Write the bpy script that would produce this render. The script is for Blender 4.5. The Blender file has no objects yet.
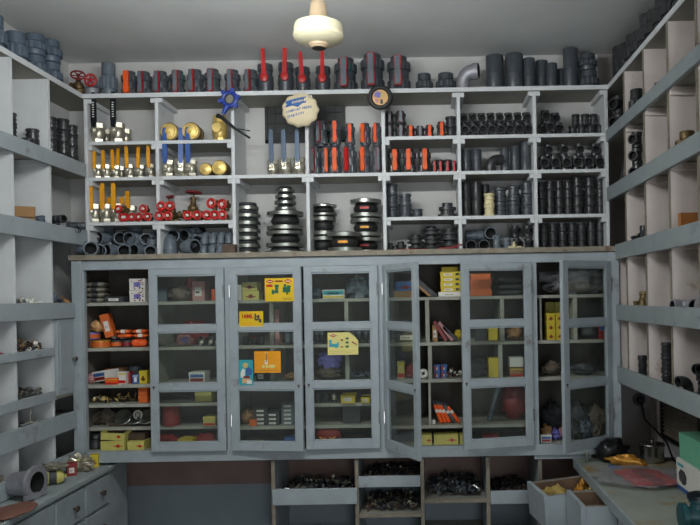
import bpy, math, random
from mathutils import Vector, Matrix, Euler, noise
random.seed(7)
PI = math.pi
scn = bpy.context.scene
C = scn.collection
S1, C1 = math.sin(math.radians(1.0)), math.cos(math.radians(1.0))
F, U0, V0, ZE = 700.0, 428.0, 298.0, 1.6

def xat(u, z, Y):
    du = u - U0; dvp = -(z - ZE) * F / Y
    dv = (dvp - du * S1) / C1
    return (du * C1 - dv * S1) * Y / F
def zat(u, v, Y):
    return ZE - ((u - U0) * S1 + (v - V0) * C1) * Y / F
def onz(u, v, z):
    du, dv = u - U0, v - V0
    Y = (ZE - z) * F / (du * S1 + dv * C1)
    return (du * C1 - dv * S1) * Y / F, Y

# ------------------------------------------------------------------ materials
def lin(c):
    return tuple((x / 12.92 if x <= .04045 else ((x + .055) / 1.055) ** 2.4) for x in c)
MATS = {}
def mat(name, rgb, rough=.5, metal=0., var=.12, scale=18., wear=None, wear_amt=.55, bump=.0, emit=None, spec=.5):
    if name in MATS: return MATS[name]
    m = bpy.data.materials.new(name); m.use_nodes = True
    nt = m.node_tree; b = nt.nodes['Principled BSDF']
    col = lin(rgb)
    tc = nt.nodes.new('ShaderNodeTexCoord')
    n1 = nt.nodes.new('ShaderNodeTexNoise'); n1.inputs['Scale'].default_value = scale; n1.inputs['Detail'].default_value = 5
    nt.links.new(tc.outputs['Object'], n1.inputs['Vector'])
    r = nt.nodes.new('ShaderNodeValToRGB')
    r.color_ramp.elements[0].position = .3; r.color_ramp.elements[1].position = .72
    r.color_ramp.elements[0].color = tuple(max(0, c * (1 - var)) for c in col) + (1,)
    r.color_ramp.elements[1].color = tuple(min(1, c * (1 + var)) for c in col) + (1,)
    nt.links.new(n1.outputs['Fac'], r.inputs['Fac'])
    out = r.outputs['Color']
    if wear:
        n2 = nt.nodes.new('ShaderNodeTexNoise'); n2.inputs['Scale'].default_value = scale * .45; n2.inputs['Detail'].default_value = 9
        n2.inputs['Roughness'].default_value = .72
        nt.links.new(tc.outputs['Object'], n2.inputs['Vector'])
        r2 = nt.nodes.new('ShaderNodeValToRGB')
        r2.color_ramp.elements[0].position = wear_amt; r2.color_ramp.elements[0].color = (0, 0, 0, 1)
        r2.color_ramp.elements[1].position = min(.99, wear_amt + .13); r2.color_ramp.elements[1].color = (1, 1, 1, 1)
        nt.links.new(n2.outputs['Fac'], r2.inputs['Fac'])
        mx = nt.nodes.new('ShaderNodeMixRGB'); mx.inputs['Color2'].default_value = lin(wear) + (1,)
        nt.links.new(r2.outputs['Color'], mx.inputs['Fac']); nt.links.new(out, mx.inputs['Color1'])
        out = mx.outputs['Color']
    nt.links.new(out, b.inputs['Base Color'])
    b.inputs['Roughness'].default_value = rough; b.inputs['Metallic'].default_value = metal
    b.inputs['Specular IOR Level'].default_value = spec
    if bump:
        bp = nt.nodes.new('ShaderNodeBump'); bp.inputs['Strength'].default_value = bump; bp.inputs['Distance'].default_value = .004
        nt.links.new(n1.outputs['Fac'], bp.inputs['Height']); nt.links.new(bp.outputs['Normal'], b.inputs['Normal'])
    if emit:
        b.inputs['Emission Color'].default_value = (*emit[0], 1); b.inputs['Emission Strength'].default_value = emit[1]
    MATS[name] = m
    return m
M = dict(
 ceil=mat('ceiling_limewash', (.84, .85, .84), .9, var=.07, scale=2.5, wear=(.62, .60, .56), wear_amt=.6, bump=.3),
 wall=mat('limewashed_plaster', (.76, .76, .75), .9, var=.06, scale=4, wear=(.62, .56, .50), wear_amt=.64, bump=.4),
 white=mat('aged_white_paint', (.80, .81, .81), .6, var=.05, scale=9, wear=(.60, .55, .49), wear_amt=.62),
 wood=mat('bare_board_underside', (.60, .59, .55), .75, var=.08, scale=10, wear=(.42, .38, .33), wear_amt=.62),
 cream=mat('pinkish_white_paint', (.88, .835, .81), .65, var=.05, scale=11, wear=(.66, .54, .42), wear_amt=.62),
 blue=mat('blue_grey_enamel', (.60, .635, .65), .5, var=.07, scale=14, wear=(.42, .40, .37), wear_amt=.60),
 blue2=mat('green_grey_enamel', (.565, .60, .605), .5, var=.08, scale=14, wear=(.38, .37, .35), wear_amt=.60),
 edge=mat('worn_board_edge', (.52, .49, .43), .7, var=.18, scale=30, wear=(.40, .28, .18), wear_amt=.55),
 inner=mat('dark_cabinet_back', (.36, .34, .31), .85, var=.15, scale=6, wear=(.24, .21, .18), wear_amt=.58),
 shelf_in=mat('cabinet_shelf_paint', (.62, .62, .57), .7, var=.08, scale=12, wear=(.42, .35, .26), wear_amt=.6),
 pvc=mat('grey_pvc', (.38, .42, .45), .42, var=.14, scale=25),
 pvcd=mat('dark_grey_pvc', (.265, .285, .305), .36, var=.2, scale=25),
 pvcb=mat('blackish_fitting_plastic', (.20, .205, .21), .32, var=.25, scale=30),
 pvcblue=mat('blue_grey_pvc', (.31, .36, .41), .45, var=.12, scale=20),
 hole=mat('dark_bore', (.06, .06, .06), .8, var=.1),  # near-black puts shade into bores and bolt holes; also prints and seams
 rubber=mat('black_rubber', (.12, .12, .12), .55, var=.2),
 orange=mat('orange_plastic', (.90, .34, .07), .6, var=.08),
 red=mat('red_plastic', (.72, .12, .11), .38, var=.08),
 rimred=mat('dark_red_rim', (.64, .13, .13), .42, var=.1),
 dred=mat('dull_red_plastic', (.50, .13, .13), .45, var=.12),
 yellow=mat('yellow_grip', (.90, .62, .10), .4, var=.08),
 bluep=mat('blue_grip', (.20, .34, .60), .5, var=.08),
 blackp=mat('black_grip', (.08, .10, .12), .35, var=.1),
 silverp=mat('steel_lever', (.26, .31, .37), .45, metal=.6, var=.08),
 nickel=mat('nickel_plate', (.74, .72, .65), .36, metal=.75, var=.12, scale=40),
 chrome=mat('zinc_flange', (.66, .67, .64), .3, metal=.95, var=.15, scale=30),
 brass=mat('brass', (.92, .80, .48), .40, metal=.5, var=.12, scale=30),
 bronze=mat('dull_bronze', (.45, .38, .26), .5, metal=.7, var=.2, scale=40),
 iron=mat('rusty_iron', (.34, .28, .24), .6, metal=.5, var=.3, scale=40),
 alu=mat('cast_aluminium', (.62, .62, .64), .45, metal=.45, var=.15, scale=30),
 steel=mat('stainless_steel', (.66, .65, .64), .18, metal=1, var=.08),
 castblue=mat('blue_cast_paint', (.12, .22, .56), .4, var=.12),
 creamp=mat('cream_plastic', (.85, .80, .62), .45, var=.06),
 fan=mat('cream_enamel', (.84, .81, .68), .28, var=.03),
 fan2=mat('yellowed_canopy', (.66, .58, .47), .5, var=.06),
 darkmetal=mat('dark_metal', (.13, .14, .13), .45, metal=.4, var=.1),
 cloth=mat('cream_bag_cloth', (.86, .80, .66), .8, var=.06, scale=12),
 ink=mat('blue_ink', (.22, .38, .62), .7, var=.05),
 card=mat('brown_cardboard', (.62, .47, .31), .8, var=.08),
 ocard=mat('orange_brown_board', (.66, .42, .20), .7, var=.1),
 ybox=mat('yellow_carton', (.80, .71, .18), .6, var=.05),
 yoft=mat('pale_yellow_carton', (.74, .71, .38), .65, var=.06),
 obox=mat('orange_carton', (.80, .38, .13), .6, var=.07),
 rbox=mat('red_carton', (.52, .13, .12), .6, var=.08),
 wbox=mat('white_carton', (.85, .84, .80), .6, var=.04),
 bbox=mat('blue_carton', (.20, .37, .60), .6, var=.06),
 gbox=mat('green_carton', (.42, .68, .56), .6, var=.05),
 tbox=mat('teal_print', (.20, .62, .66), .6, var=.06),
 pbox=mat('purple_print', (.46, .44, .72), .6, var=.1),
 pink=mat('pink_paper', (.68, .50, .49), .65, var=.08),
 green=mat('dark_green_print', (.08, .36, .26), .6, var=.06),
 kbox=mat('dark_carton', (.22, .23, .24), .6, var=.2),
 gold=mat('gold_foil', (.78, .55, .22), .3, metal=.5, var=.3, scale=40),
 psheet=mat('yellow_sheet', (.86, .71, .10), .5, var=.04),
 osheet=mat('orange_sheet', (.90, .60, .10), .5, var=.06),
 ysheet=mat('pale_yellow_sheet', (.86, .82, .50), .5, var=.05),
 skin=mat('tan_print', (.82, .64, .42), .6, var=.06),
 gsack=mat('grey_brown_sack', (.40, .36, .31), .85, var=.25, scale=30),
 teal=mat('dark_teal_casting', (.10, .28, .30), .45, var=.15),
 blackcloth=mat('black_polythene', (.05, .05, .055), .35, var=.2),
 top=mat('stained_counter_top', (.56, .58, .54), .6, var=.1, scale=8, wear=(.56, .46, .27), wear_amt=.50),
 ypap=mat('crumpled_yellow_paper', (.72, .62, .34), .6, var=.2, scale=30),
 rawwood=mat('raw_drawer_wood', (.47, .37, .29), .75, var=.2, scale=14),
 leather=mat('reddish_leather', (.46, .31, .25), .6, var=.2, scale=30),
 unlit_opening=mat('dark_opening_sheet', (.03, .03, .03), .5, var=.3),
)
def plastic_film():
    m = bpy.data.materials.new('clear_plastic_film'); m.use_nodes = True
    nt = m.node_tree; nt.nodes.clear()
    o = nt.nodes.new('ShaderNodeOutputMaterial'); t = nt.nodes.new('ShaderNodeBsdfTransparent')
    g = nt.nodes.new('ShaderNodeBsdfPrincipled'); g.inputs['Base Color'].default_value = (.42, .42, .44, 1); g.inputs['Roughness'].default_value = .22
    x = nt.nodes.new('ShaderNodeMixShader'); n = nt.nodes.new('ShaderNodeTexNoise'); n.inputs['Scale'].default_value = 14
    r = nt.nodes.new('ShaderNodeValToRGB'); r.color_ramp.elements[0].color = (.08, .08, .08, 1); r.color_ramp.elements[1].color = (.5, .5, .5, 1)
    nt.links.new(n.outputs['Fac'], r.inputs['Fac']); nt.links.new(r.outputs['Color'], x.inputs['Fac'])
    nt.links.new(t.outputs[0], x.inputs[1]); nt.links.new(g.outputs[0], x.inputs[2]); nt.links.new(x.outputs[0], o.inputs[0])
    return m
M['film'] = plastic_film()
def pane_mat():
    m = bpy.data.materials.new('dusty_window_glass'); m.use_nodes = True
    nt = m.node_tree; nt.nodes.clear()
    o = nt.nodes.new('ShaderNodeOutputMaterial'); t = nt.nodes.new('ShaderNodeBsdfTransparent'); t.inputs[0].default_value = (.93, .95, .93, 1)
    d = nt.nodes.new('ShaderNodeBsdfDiffuse'); d.inputs[0].default_value = (.33, .36, .34, 1)
    g = nt.nodes.new('ShaderNodeBsdfGlossy'); g.inputs['Roughness'].default_value = .08
    lw = nt.nodes.new('ShaderNodeLayerWeight'); lw.inputs[0].default_value = .5
    pw_ = nt.nodes.new('ShaderNodeMath'); pw_.operation = 'POWER'; pw_.inputs[1].default_value = 4.5; nt.links.new(lw.outputs['Facing'], pw_.inputs[0])
    fr = nt.nodes.new('ShaderNodeMath'); fr.operation = 'MULTIPLY_ADD'; fr.inputs[1].default_value = .8; fr.inputs[2].default_value = .025; nt.links.new(pw_.outputs[0], fr.inputs[0])
    n = nt.nodes.new('ShaderNodeTexNoise'); n.inputs['Scale'].default_value = 9; n.inputs['Detail'].default_value = 6
    r = nt.nodes.new('ShaderNodeValToRGB'); r.color_ramp.elements[0].color = (.015, .015, .015, 1); r.color_ramp.elements[1].color = (.055, .055, .055, 1)
    x1 = nt.nodes.new('ShaderNodeMixShader'); x2 = nt.nodes.new('ShaderNodeMixShader')
    nt.links.new(n.outputs['Fac'], r.inputs['Fac']); nt.links.new(r.outputs['Color'], x1.inputs['Fac'])
    nt.links.new(t.outputs[0], x1.inputs[1]); nt.links.new(d.outputs[0], x1.inputs[2])
    nt.links.new(fr.outputs[0], x2.inputs['Fac']); nt.links.new(x1.outputs[0], x2.inputs[1]); nt.links.new(g.outputs[0], x2.inputs[2])
    nt.links.new(x2.outputs[0], o.inputs[0])
    return m
M['glass'] = pane_mat()

# ------------------------------------------------------------------ mesh builder
class MB:
    def __init__(s): s.v = []; s.f = []; s.m = []; s.mats = []; s.mi = 0; s.T = Matrix()
    def use(s, key):
        if key not in s.mats: s.mats.append(key)
        s.mi = s.mats.index(key); return s
    def xf(s, m=None): s.T = m if m is not None else Matrix(); return s
    def add(s, vs, fs):
        b = len(s.v)
        s.v += [tuple(s.T @ Vector(p)) for p in vs]
        s.f += [tuple(b + i for i in f) for f in fs]; s.m += [s.mi] * len(fs); return s
    def box(s, x0, x1, y0, y1, z0, z1):
        vs = [(x, y, z) for z in (z0, z1) for y in (y0, y1) for x in (x0, x1)]
        return s.add(vs, [(0, 2, 3, 1), (4, 5, 7, 6), (0, 1, 5, 4), (2, 6, 7, 3), (0, 4, 6, 2), (1, 3, 7, 5)])
    def sweep(s, rings, seg=20, cap=(1, 1), ref=Vector((0, 1, 0)), phase=0, sq=1):
        vs = []; fs = []
        for c, n, r in rings:
            n = Vector(n).normalized(); a = n.cross(ref)
            if a.length < 1e-4: a = n.cross(Vector((1, 0, 0)))
            a.normalize(); b = n.cross(a)
            for k in range(seg):
                t = 2 * PI * k / seg + phase
                vs.append(tuple(Vector(c) + a * (r * math.cos(t)) + b * (r * math.sin(t) * sq)))
        for i in range(len(rings) - 1):
            for k in range(seg):
                k2 = (k + 1) % seg
                fs.append((i * seg + k, i * seg + k2, (i + 1) * seg + k2, (i + 1) * seg + k))
        if cap[0]: fs.append(tuple(reversed(range(seg))))
        if cap[1]: fs.append(tuple((len(rings) - 1) * seg + k for k in range(seg)))
        return s.add(vs, fs)
    def lathe(s, prof, seg=20, o=(0, 0, 0), ax=(0, 0, 1), cap=(1, 1), phase=0):
        o = Vector(o); ax = Vector(ax)
        return s.sweep([(o + ax * h, ax, r) for r, h in prof], seg, cap, phase=phase)
    def tube(s, pts, r, seg=10):
        P = [Vector(p) for p in pts]; R = []
        for i, p in enumerate(P):
            n = (P[min(i + 1, len(P) - 1)] - P[max(i - 1, 0)])
            R.append((p, n, r if not isinstance(r, (list, tuple)) else r[i]))
        return s.sweep(R, seg, ref=Vector((.13, .97, .2)).normalized())
    def prism(s, poly, y0, y1):   # polygon in XZ
        n = len(poly)
        vs = [(x, y0, z) for x, z in poly] + [(x, y1, z) for x, z in poly]
        fs = [tuple(range(n)), tuple(reversed(range(n, 2 * n)))] + [(i, (i + 1) % n + 0, (i + 1) % n + n, i + n)[::-1] for i in range(n)]
        return s.add(vs, fs)
    def torus(s, R, r, o=(0, 0, 0), ax='z', seg=24, rs=8):
        vs = []; fs = []
        for i in range(seg):
            a = 2 * PI * i / seg
            for j in range(rs):
                b = 2 * PI * j / rs
                x, y, z = (R + r * math.cos(b)) * math.cos(a), (R + r * math.cos(b)) * math.sin(a), r * math.sin(b)
                if ax == 'y': x, y, z = x, z, y
                vs.append((x + o[0], y + o[1], z + o[2]))
        for i in range(seg):
            for j in range(rs):
                i2, j2 = (i + 1) % seg, (j + 1) % rs
                fs.append((i * rs + j, i2 * rs + j, i2 * rs + j2, i * rs + j2))
        return s.add(vs, fs)
    def blob(s, sx, sy, sz, amp=.25, fr=3., seed=0, nu=22, nv=13, o=(0, 0, 0), flat=True):
        vs = []; fs = []
        for j in range(nv + 1):
            t = PI * j / nv
            for i in range(nu):
                p = 2 * PI * i / nu
                d = Vector((math.sin(t) * math.cos(p), math.sin(t) * math.sin(p), math.cos(t)))
                k = 1 + amp * noise.noise(d * fr + Vector((seed * 7.3, seed * 3.1, 0))) * 1.6 + amp * .5 * noise.noise(d * fr * 2.7 + Vector((seed, 9, 0)))
                q = Vector((d.x * sx * k, d.y * sy * k, d.z * sz * k + sz))
                if flat and q.z < 0: q.z = 0
                vs.append((q.x + o[0], q.y + o[1], q.z + o[2]))
        for j in range(nv):
            for i in range(nu):
                i2 = (i + 1) % nu
                fs.append((j * nu + i, (j + 1) * nu + i, (j + 1) * nu + i2, j * nu + i2))
        return s.add(vs, fs)
    def text(s, body, size, o, mt=None, bold=False):   # text on a plane facing -Y
        cu = bpy.data.curves.new('t', 'FONT'); cu.body = body; cu.size = size; cu.resolution_u = 1; cu.extrude = .0003
        if bold: cu.offset = size * .03
        ob = bpy.data.objects.new('t', cu); me = bpy.data.meshes.new_from_object(ob)
        R = Matrix.Translation(o) @ (mt or Matrix()) @ Matrix.Rotation(PI / 2, 4, 'X')
        s.add([tuple(R @ v.co) for v in me.vertices], [tuple(p.vertices) for p in me.polygons])
        bpy.data.objects.remove(ob); bpy.data.meshes.remove(me); bpy.data.curves.remove(cu)
        return s
    def mesh(s, name, ang=38, mats=None):
        me = bpy.data.meshes.new(name); me.from_pydata(s.v, [], s.f)
        for k in (mats or s.mats): me.materials.append(M[k])
        me.polygons.foreach_set('material_index', s.m)
        me.polygons.foreach_set('use_smooth', [True] * len(s.f))
        me.update()
        try: me.set_sharp_from_angle(angle=math.radians(ang))
        except Exception: pass
        return me

LABELS = set()
def tag(o, label, cat, group=None, kind=None):
    if label:
        o['label'] = label
    if cat: o['category'] = cat
    if group: o['group'] = group
    if kind: o['kind'] = kind
    return o
def empty(name, loc=(0, 0, 0), rot=(0, 0, 0), sc=1):
    o = bpy.data.objects.new(name, None); C.objects.link(o); o.location = loc; o.rotation_euler = rot
    o.scale = (sc,) * 3 if not isinstance(sc, (tuple, list)) else sc
    o.empty_display_size = .02
    return o
def obj(name, mb, parent=None, loc=(0, 0, 0), rot=(0, 0, 0), bevel=0, label=None):
    me = mb.mesh(name) if isinstance(mb, MB) else mb
    o = bpy.data.objects.new(name, me); C.objects.link(o); o.location = loc; o.rotation_euler = rot
    if parent: o.parent = parent
    if bevel:
        b = o.modifiers.new('Bevel', 'BEVEL'); b.width = bevel; b.segments = 2; b.limit_method = 'ANGLE'
    if label: o['label'] = label
    return o
def spawn(spec, loc, label, cat, group=None, rot=(0, 0, 0), sc=1):
    """spec: (name, [(part, mesh, parent index or None, label)])"""
    name, parts = spec
    if len(parts) == 1:
        o = obj(name, parts[0][1], None, loc, rot)
        o.scale = (sc,) * 3 if not isinstance(sc, (tuple, list)) else sc
        return tag(o, label, cat, group)
    r = tag(empty(name, loc, rot, sc), label, cat, group)
    made = []
    for p in parts:
        o = obj(p[0], p[1], r if p[2] is None else made[p[2]])
        if len(p) > 3 and p[3]: o['label'] = p[3]
        made.append(o)
    return r
CACHE = {}
def cached(fn):
    def w(*a):
        k = (fn.__name__,) + a
        if k not in CACHE: CACHE[k] = fn(*a)
        return CACHE[k]
    return w
ORD = ['first', 'second', 'third', 'fourth', 'fifth', 'sixth', 'seventh', 'eighth', 'ninth', 'tenth', 'eleventh', 'twelfth', 'thirteenth', 'fourteenth', 'fifteenth', 'sixteenth']
def ordl(i, n):
    if n == 1: return 'alone'
    if i == 0: return 'leftmost'
    if i == n - 1: return 'rightmost'
    return ORD[i] + ' from left'

# ------------------------------------------------------------------ fittings (base at z=0, front faces -Y)
@cached
def coupling(r, h, m='pvcb'):
    mb = MB().use(m)
    c = r * .86
    mb.lathe([(c, 0), (r, .003), (r, h * .2), (c, h * .23), (c, h * .42), (r * .95, h * .44), (r * .95, h * .56), (c, h * .58), (c, h * .77), (r, h * .8), (r, h - .003), (r * .93, h), (r * .74, h)], cap=(1, 0))
    mb.use('hole').lathe([(r * .74, h), (r * .7, h * .7)], cap=(0, 1))
    return ('pipe_coupling', [('pipe_coupling', mb.mesh('coupling'), None)])
@cached
def pipe(r, h, m='pvcd'):
    mb = MB().use(m)
    mb.lathe([(r * .97, 0), (r, .003), (r, h * .47), (r * .96, h * .48), (r * .96, h * .51), (r, h * .52), (r, h - .002), (r * .97, h), (r * .84, h)], 24, cap=(1, 0))
    mb.use('hole').lathe([(r * .84, h), (r * .82, h * .6)], 24, cap=(0, 1))
    return ('pipe_socket', [('pipe_socket', mb.mesh('pipe'), None)])
def nut_mesh(r, z0, z1, m):
    mb = MB().use(m); n = 16; vs = []
    prof = [(r * .8, z0), (r * .97, z0 + .002), (r * .97, z1 - .004), (r * .82, z1)]
    seg = n * 2
    vs = []; fs = []
    for rr, z in prof:
        for k in range(seg):
            q = rr * (1.03 if k % 2 else .96); a = 2 * PI * k / seg
            vs.append((q * math.cos(a), q * math.sin(a), z))
    for i in range(len(prof) - 1):
        for k in range(seg):
            k2 = (k + 1) % seg; fs.append((i * seg + k, i * seg + k2, (i + 1) * seg + k2, (i + 1) * seg + k))
    fs += [tuple(reversed(range(seg))), tuple(3 * seg + k for k in range(seg))]
    return mb.add(vs, fs)
@cached
def union(r, h, m='pvcd'):
    mb = MB().use(m)
    mb.lathe([(r * .78, 0), (r * .82, .003), (r * .82, h * .3), (r * .7, h * .34), (r * .7, h * .66), (r * .76, h * .68), (r * .76, h - .002), (r * .72, h), (r * .58, h)], cap=(1, 0))
    mb.use('hole').lathe([(r * .58, h), (r * .55, h * .7)], cap=(0, 1))
    return ('pipe_union', [('body', mb.mesh('union_body'), None), ('nut', nut_mesh(r, h * .26, h * .62, m).mesh('union_nut', 20), None)])
@cached
def pvc_valve(r, h, style, m='pvcd'):
    mb = MB().use(m)
    mb.lathe([(r * .7, 0), (r * .74, .003), (r * .74, h * .14), (r * .8, h * .3), (r * .86, h * .5), (r * .8, h * .7), (r * .7, h * .86), (r * .7, h - .002), (r * .66, h), (r * .54, h)], cap=(1, 0))
    mb.use('hole').lathe([(r * .54, h), (r * .5, h * .8)], cap=(0, 1))
    mb.use(m).lathe([(r * .34, r * .5), (r * .34, r * 1.0)], 12, o=(0, 0, h * .5), ax=(0, -1, 0))
    parts = [('body', mb.mesh('valve_body'), None),
             ('union_nut', nut_mesh(r * .98, h * .08, h * .36, m).mesh('nut', 20), None),
             ('union_nut', nut_mesh(r * .98, h * .62, h * .86, m).mesh('nut', 20), None)]
    hw, hh, y0, y1 = r * .34, h * .40, -r * 1.0, -r * 1.32
    x = r * .08
    poly = [(-hw * .8, -hh), (hw * .8, -hh), (hw, -hh * .6), (hw * .75, 0), (hw, hh * .6), (hw * .8, hh), (-hw * .8, hh), (-hw, hh * .6), (-hw * .75, 0), (-hw, -hh * .6)]
    poly = [(a + x, b + h * .54) for a, b in poly]
    g = MB().use({'orange': 'orange', 'redgrey': 'rimred', 'red': 'red', 'dullgrey': 'dred'}[style]).prism(poly, y1, y0)
    parts.append(('handle', g.mesh('handle'), None))
    if style in ('redgrey', 'dullgrey'):
        gg = MB().use('pvc').box(x - hw * .66, x + hw * .66, y1 - .006, y1 + .001, h * .54 - hh * .93, h * .54 + hh * .93)
        parts.append(('grip', gg.mesh('grip'), 3, 'grey raised grip'))
    return ('union_ball_valve', parts)
@cached
def lever_valve(r, h, L):
    mb = MB().use('pvcd')
    mb.lathe([(r * .9, 0), (r * .94, .003), (r * .94, h * .3), (r, h * .33), (r, h * .62), (r * .88, h * .66), (r * .9, h * .78), (r, h * .8), (r, h - .003), (r * .95, h), (r * .75, h)], 22, cap=(1, 0))
    mb.use('hole').lathe([(r * .75, h), (r * .7, h * .8)], 22, cap=(0, 1))
    lv = MB().use('red')
    lv.lathe([(r * .50, r * .9), (r * .50, r * 1.32), (r * .3, r * 1.42)], 18, o=(0, 0, h * .54), ax=(0, -1, 0))
    w = r * .28
    lv.prism([(-w * 1.1, h * .54), (w * 1.1, h * .54), (w * .8, h * .54 + L * .93), (w * .4, h * .54 + L), (-w * .4, h * .54 + L), (-w * .8, h * .54 + L * .93)], -r * 1.36, -r * 1.12)
    return ('lever_ball_valve', [('body', mb.mesh('lv_body'), None), ('lever', lv.mesh('lever'), None)])
@cached
def metal_valve(r, h, L, col):
    mb = MB().use('nickel')
    mb.lathe([(r * .88, 0), (r * .9, .001), (r * .9, h * .22)], 6, phase=.52)
    mb.lathe([(r * .72, h * .22), (r * .86, h * .32), (r * .95, h * .5), (r * .86, h * .68), (r * .72, h * .76)], 20)
    mb.lathe([(r * .9, h * .76), (r * .92, h), (r * .6, h)], 6, phase=.52, cap=(1, 0))
    mb.use('hole').lathe([(r * .6, h), (r * .55, h * .85)], 6, phase=.52, cap=(0, 1))
    mb.use('nickel').lathe([(r * .36, r * .6), (r * .36, r * 1.15)], 12, o=(0, 0, h * .55), ax=(0, -1, 0))
    nut = MB().use('nickel').lathe([(r * .34, r * 1.28), (r * .34, r * 1.5), (r * .2, r * 1.6)], 6, o=(-r * .1, 0, h * .58), ax=(0, -1, 0))
    w = r * .36
    lv = MB().use(col)
    zb = h * .52
    lv.prism([(-w * .7, zb + L * .1), (w * .7, zb + L * .1), (w, zb + L * .3), (w * .9, zb + L * .94), (w * .5, zb + L), (-w * .5, zb + L), (-w * .9, zb + L * .94), (-w, zb + L * .3)], -r * 1.38, -r * 1.14)
    lv.use('nickel').box(-w * .9, w * .9, -r * 1.28, -r * 1.14, zb - r * .4, zb + L * .16)
    if col == 'blackp':
        lv.use('wbox')
        for k in range(7): lv.box(-w * .35, w * .35, -r * 1.40, -r * 1.38, zb + L * (.36 + .06 * k), zb + L * (.385 + .06 * k))
    return ('lever_valve', [('body', mb.mesh('mv_body'), None), ('lever', lv.mesh('lever'), None), ('nut', nut.mesh('nut'), None)])
@cached
def gate_valve(r, h, wr):
    mb = MB().use('bronze')
    mb.lathe([(r * .8, 0), (r * .85, .004), (r * .85, h * .12), (r * .6, h * .14), (r * .95, h * .28), (r * .6, h * .42), (r * .7, h * .44), (r * .7, h * .5), (r * .45, h * .56), (r * .3, h * .74), (r * .38, h * .75), (r * .38, h * .8), (r * .12, h * .81), (r * .12, h)], 16)
    mb.lathe([(r * .5, -r * 1.3), (r * .62, -r * 1.25), (r * .62, -r), (r * .45, -r * .9), (r * .45, r * .9), (r * .62, r), (r * .62, r * 1.25), (r * .5, r * 1.3)], 12, o=(0, 0, h * .27), ax=(1, 0, 0))
    w = MB().use('dred').torus(wr, wr * .13, (0, 0, h * .97), seg=22)
    for k in range(5):
        a = 2 * PI * k / 5
        w.tube([(0, 0, h * .95), (wr * math.cos(a), wr * math.sin(a), h * .97)], wr * .09, 6)
    w.lathe([(wr * .22, h * .92), (wr * .22, h)], 10)
    return ('gate_valve', [('body', mb.mesh('gv_body'), None), ('handwheel', w.mesh('wheel'), None)])
@cached
def knob_valve(r):
    w = MB().use('red')
    n = 12; vs = []
    poly = []
    for k in range(n * 2):
        q = r * (1.0 if k % 2 == 0 else .84); a = PI * k / n
        poly.append((q * math.cos(a), r + q * math.sin(a)))
    for k in range(5):
        a = 2 * PI * k / 5 + .3; w.tube([(0, -.038, r), (r * .8 * math.cos(a), -.038, r + r * .8 * math.sin(a))], r * .13, 6)
    w.torus(r * .74, r * .22, (0, -.038, r), 'y', 20, 8)
    hub = MB().use('wbox').lathe([(r * .3, 0), (r * .3, .010), (r * .16, .013)], 10, o=(0, -.036, r), ax=(0, -1, 0))
    b = MB().use('bronze').lathe([(r * .3, -.03), (r * .3, -.015), (r * .55, -.012), (r * .62, .012), (r * .5, .03)], 10, o=(0, 0, r), ax=(0, 1, 0))
    b.lathe([(r * .5, -r), (r * .5, -r * .5), (r * .35, -r * .4), (r * .35, r * .5), (r * .5, r * .6), (r * .5, r * .9)], 8, o=(0, .008, r))
    return ('wheel_valve', [('body', b.mesh('kv_body'), None), ('handwheel', w.mesh('kw'), None), ('hub_nut', hub.mesh('hub'), 1)])
@cached
def round_check(r):
    b = MB().use('bronze').lathe([(r * .85, -.005), (r, .0), (r, .02), (r * .8, .025), (r * .8, .05), (r * .95, .055), (r * .95, .07), (r * .6, .075)], 24, o=(0, -.04, r), ax=(0, 1, 0))
    c = MB().use('brass').lathe([(r * .9, 0), (r * .88, .006), (r * .7, .008), (r * .66, .012), (r * .2, .016), (r * .18, .022), (r * .05, .023)], 24, o=(0, -.045, r), ax=(0, -1, 0))
    c.torus(r * .82, r * .05, (0, -.052, r), 'y', 24, 6)
    return ('check_valve', [('body', b.mesh('cv'), None), ('cap', c.mesh('cap'), None, 'bright brass cap')])
@cached
def elbow(r, m='pvc', bend=1.5):
    mb = MB().use(m); R = r * bend; rings = []
    o = Vector((-R, 0, 0))
    # starts at origin going +Z, bends to -X ; sockets at both ends
    rings += [(Vector((0, 0, .35 * r)), (0, 0, 1), r * .78), (Vector((0, 0, -r * 1.0)), (0, 0, 1), r * .82), (Vector((0, 0, -r * 1.0)), (0, 0, 1), r * 1.0), (Vector((0, 0, -r * .05)), (0, 0, 1), r * 1.02), (Vector((0, 0, 0)), (0, 0, 1), r * .9)]
    for i in range(1, 8):
        a = PI / 2 * i / 8
        rings.append((o + Vector((R * math.cos(a), 0, R * math.sin(a))), (-math.sin(a), 0, math.cos(a)), r * .92))
    e = Vector((-R, 0, R))
    rings += [(e, (-1, 0, 0), r * .9), (e + Vector((-.05 * r, 0, 0)), (-1, 0, 0), r * 1.02), (e + Vector((-r, 0, 0)), (-1, 0, 0), r), (e + Vector((-r, 0, 0)), (-1, 0, 0), r * .82), (e + Vector((.35 * r, 0, 0)), (-1, 0, 0), r * .78)]
    a = rings[:2]; b = rings[-2:]
    mb.sweep(rings[1:-1], 18, cap=(0, 0))
    mb.use('hole').sweep(a, 18, cap=(1, 0)); mb.sweep(b, 18, cap=(0, 1))
    return ('pipe_elbow', [('pipe_elbow', mb.mesh('elbow'), None)])
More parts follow.
